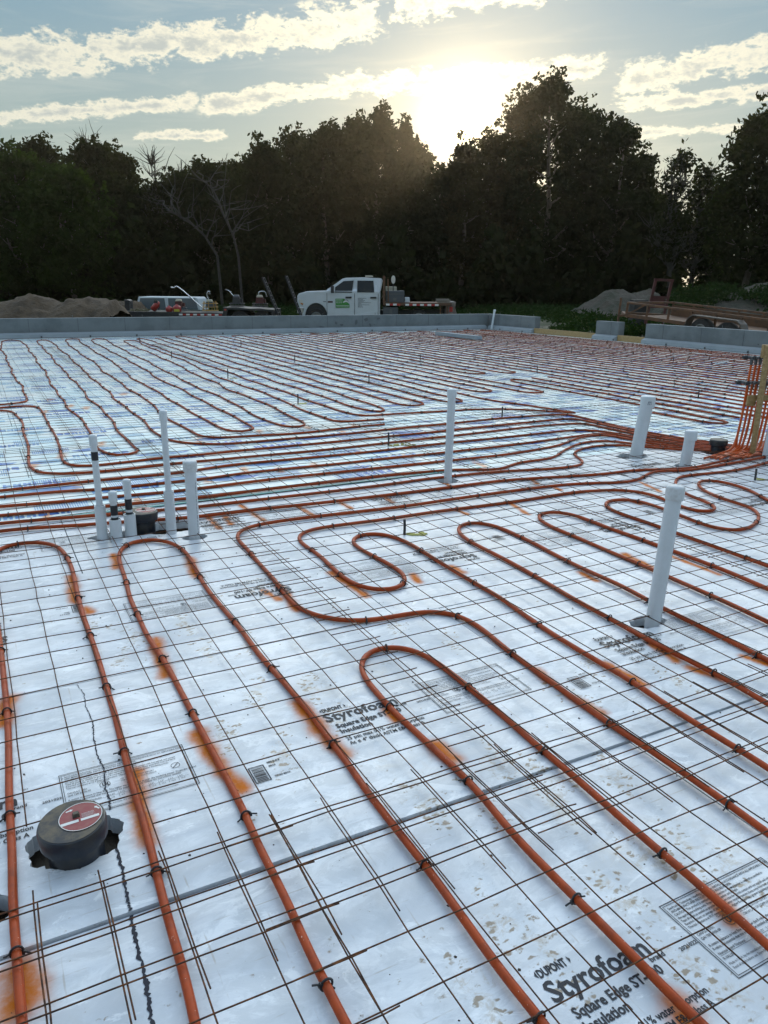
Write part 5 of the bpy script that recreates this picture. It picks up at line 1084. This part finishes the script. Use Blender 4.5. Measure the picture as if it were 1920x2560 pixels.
# pickup canopy / white body behind the trailer
cn = empty('truck_canopy', place(350, 38), -TH, 'pale truck canopy with grey side windows standing behind the trailer', 'truck canopy')
CK = .00573
def cpz(l): return zx(l, CK, 366, 545)
m_ = MB(); m_.prism(cpz([(366, 445), (400, 342), (865, 342), (880, 356), (900, 445)]), -.9, .9).build('shell', FIBRE, cn, bevel=.03, recalc=True)
MB().prism(cpz([(392, 440), (414, 353), (610, 352), (618, 440)]), -.912, -.904).build('side_window', TINT, cn); MB().prism(cpz([(640, 440), (640, 352), (858, 352), (880, 440)]), -.912, -.904).build('side_window', TINT, cn)
MB().prism(cpz([(380, 545), (380, 446), (895, 446), (895, 545)]), -.85, .85).build('support_crate', BLACKM, cn)

# rusty utility trailer on the right: local x runs along its length toward the viewer
ut = empty('utility_trailer', (0, 0, 0), 0, 'rusty open utility trailer with twin wheels beyond the right wall', 'trailer')
u0, v0 = px2g(1590, 25.6); gu = gz(u0, v0)
ut.location = (18.45, v0, gu+.22); ut.rotation_euler = (0, R_(3.6), -math.pi/2)
# local +x = -v (toward viewer), +y = +u (away), z up
Lt = 9.0
m_ = MB()
for y in (0, 2.0): m_.bar((.2, y, .86), (Lt, y, .86), .06); m_.bar((.2, y, .48), (Lt, y, .48), .07, .10)
for x in np.arange(.2, Lt, .85):
    for y in (0, 2.0): m_.bar((x, y, .48), (x, y, .86), .05)
m_.bar((.2, 0, .86), (.2, 2.0, .86), .06); m_.bar((.2, 0, .48), (.9, 0, .84), .04); m_.build('rail_frame', RUSTF, ut)
MB().box(.2, .03, .42, Lt, 1.97, .465).build('deck', RUSTO, ut)
MB().box(.25, 1.93, .47, Lt, 1.96, .80).build('side_board', RUSTO, ut)
m_ = MB(); m_.bar((.2, .1, .44), (-1.0, 1.0, .42), .08, .1); m_.bar((.2, 1.9, .44), (-1.0, 1.0, .42), .08, .1); m_.build('tongue', RUSTF, ut)
m_ = MB(); m_.tube([(.0, -.12, -.0), (.0, -.12, 1.0)], .035, 8); m_.box(-.15, -.24, -.02, .15, .0, .02); m_.bar((.0, -.12, .45), (.2, .0, .48), .07); m_.build('jack', RUSTF, ut)
for i, x in enumerate((3.35, 4.2)):
    A = wheel(ut, 0, 0, 0, .38, .22, RIM, 6); A.location = (x, -.16, .33-.02*i)
fp = []
for t in np.linspace(math.pi, 0, 14): fp.append((3.78+1.0*math.cos(t), .34+.44*min(1, math.sin(t)*1.7)))
m_ = MB()
for (xa, za), (xb, zb) in zip(fp[:-1], fp[1:]): m_.add([(xa, -.30, za), (xb, -.30, zb), (xb, -.03, zb), (xa, -.03, za), (xa*.985+.05, -.30, za-.03), (xb*.985+.05, -.30, zb-.03), (xb*.985+.05, -.03, zb-.03), (xa*.985+.05, -.03, za-.03)], [(0, 1, 2, 3), (7, 6, 5, 4), (0, 4, 5, 1), (2, 6, 7, 3)])
m_.build('mudguard', mat('mudguard_grey', (.10, .09, .08), .55, noise=(8, .6, (.12, .07, .04))), ut)
# dull red steel frame beyond the trailer
fr = empty('steel_rack', place(1650, 29.5, None), -TH, 'tall dull red steel frame standing behind the rusty trailer', 'steel frame')
FK = 29.5/1923*.96
def fz(x, y): return ((x-1650)*FK, pz(1650, y, 29.5)-gz(*px2g(1650, 29.5)))
m_ = MB()
for (a, c), (e, g2) in (((1636, 697), (1622, 800)), ((1676, 700), (1664, 800)), ((1632, 699), (1680, 701)), ((1628, 742), (1668, 744))):
    x1, z1 = fz(a, c); x2, z2 = fz(e, g2); m_.bar((x1, 0, z1), (x2, 0, z2), .09, .09)
x1, z1 = fz(1622, 800); m_.bar((x1, 0, 0), (x1, 0, z1), .09); x2, z2 = fz(1664, 800); m_.bar((x2, 0, 0), (x2, 0, z2), .09)
m_.build('frame', REDD, fr)
a, c = fz(1630, 744); e, g2 = fz(1664, 770); MB().box(a, -.03, g2, e, .03, c).build('panel', REDD, fr)
bx_ = MB().box(-.25, .3, 0, .25, .9, 1.05).build('panel', BLACKM, fr); bx_.location = ((1612-1650)*FK, 0, 0)

# ------------------------------------------------------------------ piles of earth
def heap(px0, px1, d, prof, depth, m, label, seed, nm='dirt_pile'):
    """prof: list of (px, py) ridge line"""
    r = np.random.default_rng(seed); nx, ny = 90, 34
    xs = np.linspace(px0, px1, nx); ridge = np.interp(xs, [p[0] for p in prof], [p[1] for p in prof])
    u_, v_ = px2g((px0+px1)/2, d); g0 = gz(u_, v_)
    H = np.array([pz(a, c, d) for a, c in zip(xs, ridge)])-g0
    X = np.array([(lambda g: g[0]*CT-g[1]*ST)(px2g(a, d)) for a in xs]); T = np.linspace(-1, 1, ny)
    from mathutils import noise as mn
    V = []
    for j, t in enumerate(T):
        prof_ = max(0, 1-abs(t)**1.4)
        for i in range(nx):
            h = H[i]*prof_; y = d+t*depth
            q = Vector((X[i]*1.1, y*1.1, seed)); nz = mn.fractal(q, .8, 2.1, 6)*.16*min(1, h*2+.1)
            q2 = Vector((X[i]*3.5, y*3.5, seed)); nz += abs(mn.noise(q2))*.12*min(1, h)
            a, b_ = c2g(X[i], y); V.append((a, b_, g0-.12+h+.12*prof_+nz*(1 if abs(t) > .15 else .5)))
    o = MB().add(V, [(j*nx+i, j*nx+i+1, (j+1)*nx+i+1, (j+1)*nx+i) for j in range(ny-1) for i in range(nx-1)]).build(nm, m, None, smooth=True)
    return tag(o, label, 'dirt pile')
heap(-140, 300, 31.5, [(-140, 800), (-60, 775), (0, 757), (45, 745), (80, 735), (105, 742), (150, 758), (185, 750), (212, 745), (222, 741), (232, 748), (262, 752), (285, 748), (300, 775)], 2.6, DIRT, 'bare brown dirt pile beyond the wall at the far left', 3)
heap(262, 372, 36.5, [(262, 790), (280, 760), (300, 752), (350, 756), (372, 790)], 2.0, DIRT, 'low brown dirt ridge behind the trailer tongue', 4)
heap(1432, 1660, 44, [(1432, 778), (1470, 760), (1500, 738), (1520, 727), (1555, 724), (1575, 735), (1600, 728), (1622, 722), (1640, 735), (1660, 780)], 4, DIRTW, 'pale rounded spoil heap between the truck and the red steel frame', 5)
heap(1640, 2150, 40, [(1640, 790), (1680, 745), (1700, 728), (1740, 733), (1780, 722), (1850, 726), (1900, 708), (1960, 700), (2100, 720), (2150, 790)], 5, DIRTW, 'long weedy spoil bank behind the rusty trailer', 6)
for i in range(26):
    px = random.uniform(0, 290); d = 30.2+random.random()*1.0; u_, v_ = px2g(px, d); r = random.uniform(.05, .16)
    m_ = MB(); pts = []; 
    for a, zz in [(t, s) for s in (-.6, 0, .6, 1) for t in np.linspace(0, 2*math.pi, 8)[:-1]]:
        k = r*math.sqrt(max(0.05, 1-zz*zz*.9))*random.uniform(.8, 1.2); pts.append((u_+k*math.cos(a), v_+k*math.sin(a), gz(u_, v_)+.25+random.random()*.02+zz*r*.8))
    m_.add(pts, [(j*7+q, j*7+(q+1) % 7, (j+1)*7+(q+1) % 7, (j+1)*7+q) for j in range(3) for q in range(7)]+[tuple(range(21, 28))])
    tag(m_.build('dirt_clod', DIRT), 'clod of dry earth at the foot of the left dirt pile', 'clod', 'clods of earth by the left dirt pile')

# ------------------------------------------------------------------ weeds (one uncountable mass)
def quads(P, S, rng, flat=.0):
    n = len(P); a = rng.normal(size=(n, 3)); a[:, 2] *= 1-flat; a /= np.linalg.norm(a, axis=1)[:, None]
    b_ = rng.normal(size=(n, 3)); b_ -= a*(a*b_).sum(1)[:, None]; b_ /= np.linalg.norm(b_, axis=1)[:, None]
    c = np.cross(a, b_); S = S[:, None]
    V = np.stack([P-b_*S*.9, P+c*S*.5, P+b_*S*.9, P-c*S*.5], 1).reshape(-1, 3)
    return V
def qmesh(name, V, m, parent=None):
    n = len(V)//4; me = bpy.data.meshes.new(name); me.vertices.add(len(V)); me.vertices.foreach_set('co', V.astype(np.float32).ravel())
    me.loops.add(4*n); me.loops.foreach_set('vertex_index', np.arange(4*n, dtype=np.int32)); me.polygons.add(n); me.polygons.foreach_set('loop_start', np.arange(0, 4*n, 4, dtype=np.int32)); me.update(calc_edges=True)
    me.materials.append(m); o = bpy.data.objects.new(name, me); COL.objects.link(o)
    if parent is not None: o.parent = parent
    return o
def clumps(n, px0, px1, d0, d1, hh, s, rng, patch=0., zoff=None):
    d = d0+(d1-d0)*rng.random(n); px = rng.uniform(px0, px1, n); out = []
    from mathutils import noise as mn
    for k in range(n):
        u_, v_ = px2g(px[k], d[k])
        if patch and mn.noise(Vector((u_*.35, v_*.35, 3))) < patch-.5: continue
        z = gz(u_, v_) if zoff is None else zoff(px[k], d[k])
        for _ in range(7): out.append((u_+rng.normal(0, .18), v_+rng.normal(0, .18), z+abs(rng.normal(0, hh))+.02))
    return np.array(out)
g1 = clumps(5200, -60, 1500, 40, 62, .14, .1, RNG); 
tag(qmesh('field_plants', quads(g1, RNG.uniform(.07, .15, len(g1)), RNG), WEED), kind='stuff')
g2 = np.concatenate([clumps(900, 1390, 1600, 26.5, 38, .12, .1, RNG, .55), clumps(600, 1150, 1500, 36, 60, .15, .1, RNG), clumps(900, 1560, 2050, 24.5, 34, .14, .1, RNG, .5)])
tag(qmesh('low_weeds', quads(g2, RNG.uniform(.05, .12, len(g2)), RNG), WEED), kind='stuff')
def bankz(px, d):
    t = (d-40)/5; prof = [(1640, 790), (1680, 745), (1700, 728), (1740, 733), (1780, 722), (1850, 726), (1900, 708), (1960, 700), (2100, 720), (2150, 790)]
    y = np.interp(px, [p[0] for p in prof], [p[1] for p in prof]); u_, v_ = px2g(px, 40); return gz(u_, v_)+(pz(px, y, 40)-gz(u_, v_))*max(0, 1-abs(t)**1.4)-.05
g3_ = clumps(1900, 1670, 2100, 35.6, 41, .16, .1, RNG, .5, bankz)
tag(qmesh('bank_weeds', quads(g3_, RNG.uniform(.06, .13, len(g3_)), RNG), WEED), kind='stuff')

cr = MB(); r9 = random.Random(11)
for i in range(420):
    u_ = r9.uniform(-.2, 3.2); v_ = r9.uniform(.8, 4.8)
    if v_ < .718*u_-.5: continue
    r = r9.choice((.0015, .002, .003, .0045)); zz = (-.009 if v_ < 1.6 else 0)
    P = [(u_+r*r9.uniform(.6, 1.3)*math.cos(t), v_+r*r9.uniform(.6, 1.3)*math.sin(t), zz) for t in (0, 1.3, 2.5, 3.8, 5.1)]
    cr.add(P+[(u_, v_, zz+r*.9)], [(0, 1, 5), (1, 2, 5), (2, 3, 5), (3, 4, 5), (4, 0, 5)])
tag(cr.build('dirt_crumbs', mat('crumb_mat', (.07, .05, .035), .9)), kind='stuff')
# ------------------------------------------------------------------ trees
def tube_tree(segs, sides=5):
    m_ = MB()
    for P, r in segs: m_.tube(P, r, sides, False)
    return m_
def limbs(rng, H, W, n, base=.25, lean=0):
    """trunk and limbs as tapered polylines; returns segments and tips"""
    segs = []; tips = []
    k = 7; z = np.linspace(0, H*.9, k); x = np.cumsum(rng.normal(0, W*.05, k))+lean*z; y = np.cumsum(rng.normal(0, W*.05, k)); x -= x[0]; y -= y[0]
    r0 = .012*H+.10; segs.append((np.stack([x, y, z], 1), np.linspace(r0, r0*.15, k)))
    for i in range(n):
        t = base+(1-base)*rng.random(); zz = t*H*.85; a = rng.random()*2*math.pi
        bx, by = np.interp(zz, z, x), np.interp(zz, z, y); L = W*(.55+.5*rng.random())*(1.15-t*.7); up = .35+.7*rng.random()
        p = np.linspace(0, 1, 5)[:, None]; dirv_ = np.array([math.cos(a), math.sin(a), up]); P = np.array([bx, by, zz])+p*dirv_*L+np.c_[rng.normal(0, .05*L, (5, 2)), .18*L*p[:, 0]**2]*np.array([1, 1, 1]); P[0] = (bx, by, zz)
        r = r0*(1-t)*.5+.03; segs.append((P, np.linspace(r, r*.25, 5))); tips.append(P[-1])
        for q in range(2):
            s = P[2+q]; d2 = rng.normal(0, 1, 3); d2[2] = abs(d2[2]); d2 /= np.linalg.norm(d2); Q = np.array([s+d2*L*.45*w for w in (0, .5, 1)]); segs.append((Q, np.array([r*.4, r*.25, r*.1]))); tips.append(Q[-1])
    return segs, tips
def tree(px, top, hw, d, label, leaf=LEAF, nleaf=9000, dens=1., size=(.16, .34), seed=0, skirt=.06, group='trees of the wood edge', prof=None, nm='broadleaf_tree', bare=False):
    rng = np.random.default_rng(abs(seed+int(px*7+d)+5000)); u_, v_ = px2g(px, d, (top+735)/2); g = gz(u_, v_); dist = d
    H = (pz(px, top, d)-g)*.985; Wd = hw*dist/1923*.95
    root = empty(nm, (u_, v_, g-.1), rng.random()*6.28, label, 'tree', group)
    segs, tips = limbs(rng, H, Wd, 12 if not bare else 20, .2 if not bare else .25)
    if bare:
        for P in list(tips):
            for q in range(5):
                d2 = rng.normal(0, 1, 3); d2[2] = abs(d2[2])*1.6+.4; d2 /= np.linalg.norm(d2); L = H*.11*rng.uniform(.5, 1.2)
                Q = np.array([P+d2*L*w+rng.normal(0, .04*L, 3)*(w > 0) for w in (0, .35, .7, 1)]); segs.append((Q, np.array([.035, .025, .016, .008])))
        tube_tree(segs, 4).build('trunk', DEADW, root)
        if not nleaf: return root
    else: tube_tree(segs).build('trunk', BARK, root)
    if prof is None: prof = [(0, .75), (.2, .95), (.45, 1.0), (.65, .95), (.8, .80), (.9, .58), (.96, .36), (1, .12)]
    pt = [p[0] for p in prof]; pr_ = [p[1] for p in prof]
    nb = int(110*dens+30); B = []
    for i in range(nb):
        t = skirt+(1-skirt)*rng.random()**.85*.97; R = np.interp(t, pt, pr_)*Wd; a = rng.random()*2*math.pi; rr = R*math.sqrt(rng.uniform(.2, 1)); br = min(R*.6+.2, rng.uniform(.10, .20)*Wd+.45)
        B.append((max(0, rr-br*.5)*math.cos(a), max(0, rr-br*.5)*math.sin(a), t*H-(br*.6 if t > .9 else 0), br))
    for k in range(int(46*dens)):                                # ragged outliers at the outline
        t = rng.uniform(.35, 1.0); R = np.interp(t, pt, pr_)*Wd; a = rng.random()*6.28; B.append((R*rng.uniform(.98, 1.12)*math.cos(a), R*rng.uniform(.98, 1.12)*math.sin(a), t*H+rng.uniform(-.2, .3), rng.uniform(.18, .5)))
    B = np.array(B); w = B[:, 3]**2; idx = rng.choice(len(B), nleaf, p=w/w.sum()); bb = B[idx]
    dr = rng.normal(size=(nleaf, 3)); dr /= np.linalg.norm(dr, axis=1)[:, None]; rad = bb[:, 3]*rng.uniform(.35, 1.12, nleaf)
    P = bb[:, :3]+dr*rad[:, None]*np.array([1, 1, .8]); P = P[P[:, 2] > .1]
    qmesh('crown', quads(P, rng.uniform(size[0], size[1], len(P)), rng), leaf, root)
    return root
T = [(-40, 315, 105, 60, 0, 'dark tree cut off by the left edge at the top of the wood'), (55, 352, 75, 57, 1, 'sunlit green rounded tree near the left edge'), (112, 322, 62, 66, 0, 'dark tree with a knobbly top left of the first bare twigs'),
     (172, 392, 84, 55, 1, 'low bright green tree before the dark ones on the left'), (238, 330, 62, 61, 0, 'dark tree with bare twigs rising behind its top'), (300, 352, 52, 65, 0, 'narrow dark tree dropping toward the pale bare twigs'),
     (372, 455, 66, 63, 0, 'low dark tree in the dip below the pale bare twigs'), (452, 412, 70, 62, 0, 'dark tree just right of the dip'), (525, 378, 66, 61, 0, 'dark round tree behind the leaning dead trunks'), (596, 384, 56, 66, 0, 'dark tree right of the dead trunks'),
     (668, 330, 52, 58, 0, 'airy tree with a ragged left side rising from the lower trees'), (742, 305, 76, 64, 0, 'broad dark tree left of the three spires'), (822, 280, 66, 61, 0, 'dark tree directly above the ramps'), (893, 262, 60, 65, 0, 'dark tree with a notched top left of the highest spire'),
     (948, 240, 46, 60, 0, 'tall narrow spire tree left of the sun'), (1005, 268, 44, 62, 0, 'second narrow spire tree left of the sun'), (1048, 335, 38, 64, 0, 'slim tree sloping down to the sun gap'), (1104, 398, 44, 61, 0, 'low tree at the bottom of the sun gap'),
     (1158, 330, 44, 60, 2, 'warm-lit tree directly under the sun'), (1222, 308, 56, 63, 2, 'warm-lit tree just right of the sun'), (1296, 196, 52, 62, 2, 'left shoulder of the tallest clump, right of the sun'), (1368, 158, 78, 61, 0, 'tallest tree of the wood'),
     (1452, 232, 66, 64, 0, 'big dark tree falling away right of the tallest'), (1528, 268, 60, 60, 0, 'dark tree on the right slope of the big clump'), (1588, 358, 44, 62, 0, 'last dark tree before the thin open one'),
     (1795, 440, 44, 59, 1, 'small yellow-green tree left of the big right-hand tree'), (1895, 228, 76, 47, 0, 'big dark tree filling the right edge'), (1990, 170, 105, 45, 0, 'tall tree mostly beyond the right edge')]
SP = [(0, .75), (.2, .95), (.45, 1.0), (.65, .9), (.8, .68), (.9, .45), (.96, .26), (1, .08)]
for i, (px, top, hw, d, k, lab) in enumerate(T):
    spire = 'spire' in lab
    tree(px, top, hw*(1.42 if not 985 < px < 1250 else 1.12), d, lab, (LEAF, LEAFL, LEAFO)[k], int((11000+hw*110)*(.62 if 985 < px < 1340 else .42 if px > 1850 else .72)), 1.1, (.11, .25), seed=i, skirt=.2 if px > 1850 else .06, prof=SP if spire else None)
tree(1690, 345, 62, 57, 'thin open tree showing sky through its branches, right of the big clump', LEAF, 1500, .7, (.12, .26), 77, .3, bare=True)
tree(1745, 385, 40, 58, 'smaller sparse tree beside the thin open one', LEAF, 1100, .6, (.12, .26), 79, .2, bare=True)
for px, top, hw, d, lab in ((240, 282, 42, 63, 'bare dead treetop standing behind the left dark tree'), (395, 345, 40, 62, 'pale bare twiggy treetop in the dip on the left'), (455, 350, 34, 64, 'smaller pale bare treetop right of the first one'), (2, 305, 20, 58, 'bare crooked snag at the left edge')):
    tree(px, top, hw, d, lab, LEAF, 0, 1, seed=int(px), bare=True, nm='dead_tree', group='bare trees')
# leaning dead trunks in front of the wood
def snag(pts, r, label, d, twigs=14):
    rng = np.random.default_rng(int(pts[0][0])); P = []
    u0, v0 = px2g(pts[0][0], d); g = gz(u0, v0)
    for px, py in pts: a, b_ = px2g(px, d); P.append((a-u0, b_-v0, pz(px, py, d)-g))
    P[0] = (0, 0, -.2); m_ = MB(); Q = np.array(P); m_.tube(Q, np.linspace(r, r*.35, len(Q)), 6, False)
    for k in range(twigs):
        t = rng.uniform(.35, 1)*(len(Q)-1); i = min(int(t), len(Q)-2); s = Q[i]+(Q[i+1]-Q[i])*(t-i); dd = rng.normal(0, 1, 3); dd[2] = abs(dd[2])+.3; dd /= np.linalg.norm(dd); L = rng.uniform(1., 3.)
        W_ = np.array([s+dd*L*w+rng.normal(0, .08, 3)*(w > 0)*L for w in (0, .3, .6, 1)]); m_.tube(W_, np.array([.06, .045, .03, .012]), 4, False)
        for q in range(3):
            d3 = dd+rng.normal(0, .6, 3); s3 = W_[1+q % 3]; m_.tube(np.array([s3, s3+d3*L*.25, s3+d3*L*.45+rng.normal(0, .1, 3)]), np.array([.03, .02, .008]), 3, False)
    o = m_.build('dead_tree', DEADW); o.location = (u0, v0, g); return tag(o, label, 'dead tree', 'bare trees')
snag([(556, 700), (548, 640), (520, 590), (480, 550), (430, 525)], .10, 'pale dead trunk curving left out of the wood', 53)
snag([(606, 700), (600, 640), (590, 590), (565, 530), (548, 480), (525, 450)], .09, 'straight pale dead trunk leaning left beside the curved one', 53.5)
# second rank, closing the wood
for i, px in enumerate(range(-100, 2100, 95)):
    top = 470+30*math.sin(i*2.1) if not 330 < px < 480 else 500
    if 1640 < px < 1980: continue
    tree(px+20*math.sin(i*5), top, 92, 76+3*math.sin(i*3.3), 'dark tree of the second rank inside the wood', LEAF, 2900, 1.2, (.45, .8), seed=200+i, skirt=.0, group='second rank of trees inside the wood')
# undergrowth along the wood edge: one mass
rng = np.random.default_rng(5); n = 42000; px = rng.uniform(-140, 2080, n); d = rng.uniform(56, 72, n); hgt = (3.2+1.6*np.sin(px*.021)+1.0*np.sin(px*.057+1)+rng.normal(0, .5, n)).clip(1.2, 7)
hgt = np.where((px > 1640) & (px < 1850), hgt*.7, hgt)
P = np.zeros((n, 3))
for k in range(n):
    a, b_ = px2g(px[k], d[k]); P[k] = (a, b_, gz(a, b_)+hgt[k]*rng.random()**.8)
tag(qmesh('undergrowth', quads(P, rng.uniform(.3, .6, n), rng), LEAF), kind='stuff')

# ------------------------------------------------------------------ thin haze added to lift the dark trees and warm the sun side
hz = MB().box(-401, -151, -3, 501, 501, 26).build('haze', None); hz.data.materials.clear()
hm = bpy.data.materials.new('haze_air'); hm.use_nodes = True; hm.node_tree.nodes.clear()
vo_ = hm.node_tree.nodes.new('ShaderNodeVolumePrincipled'); vo_.inputs['Color'].default_value = (1, .88, .70, 1); vo_.inputs['Density'].default_value = .00026; vo_.inputs['Anisotropy'].default_value = .85
ho = hm.node_tree.nodes.new('ShaderNodeOutputMaterial'); hm.node_tree.links.new(vo_.outputs[0], ho.inputs['Volume']); hz.data.materials.append(hm)
tag(hz, kind='stuff')
SC.cycles.volume_bounces = 0
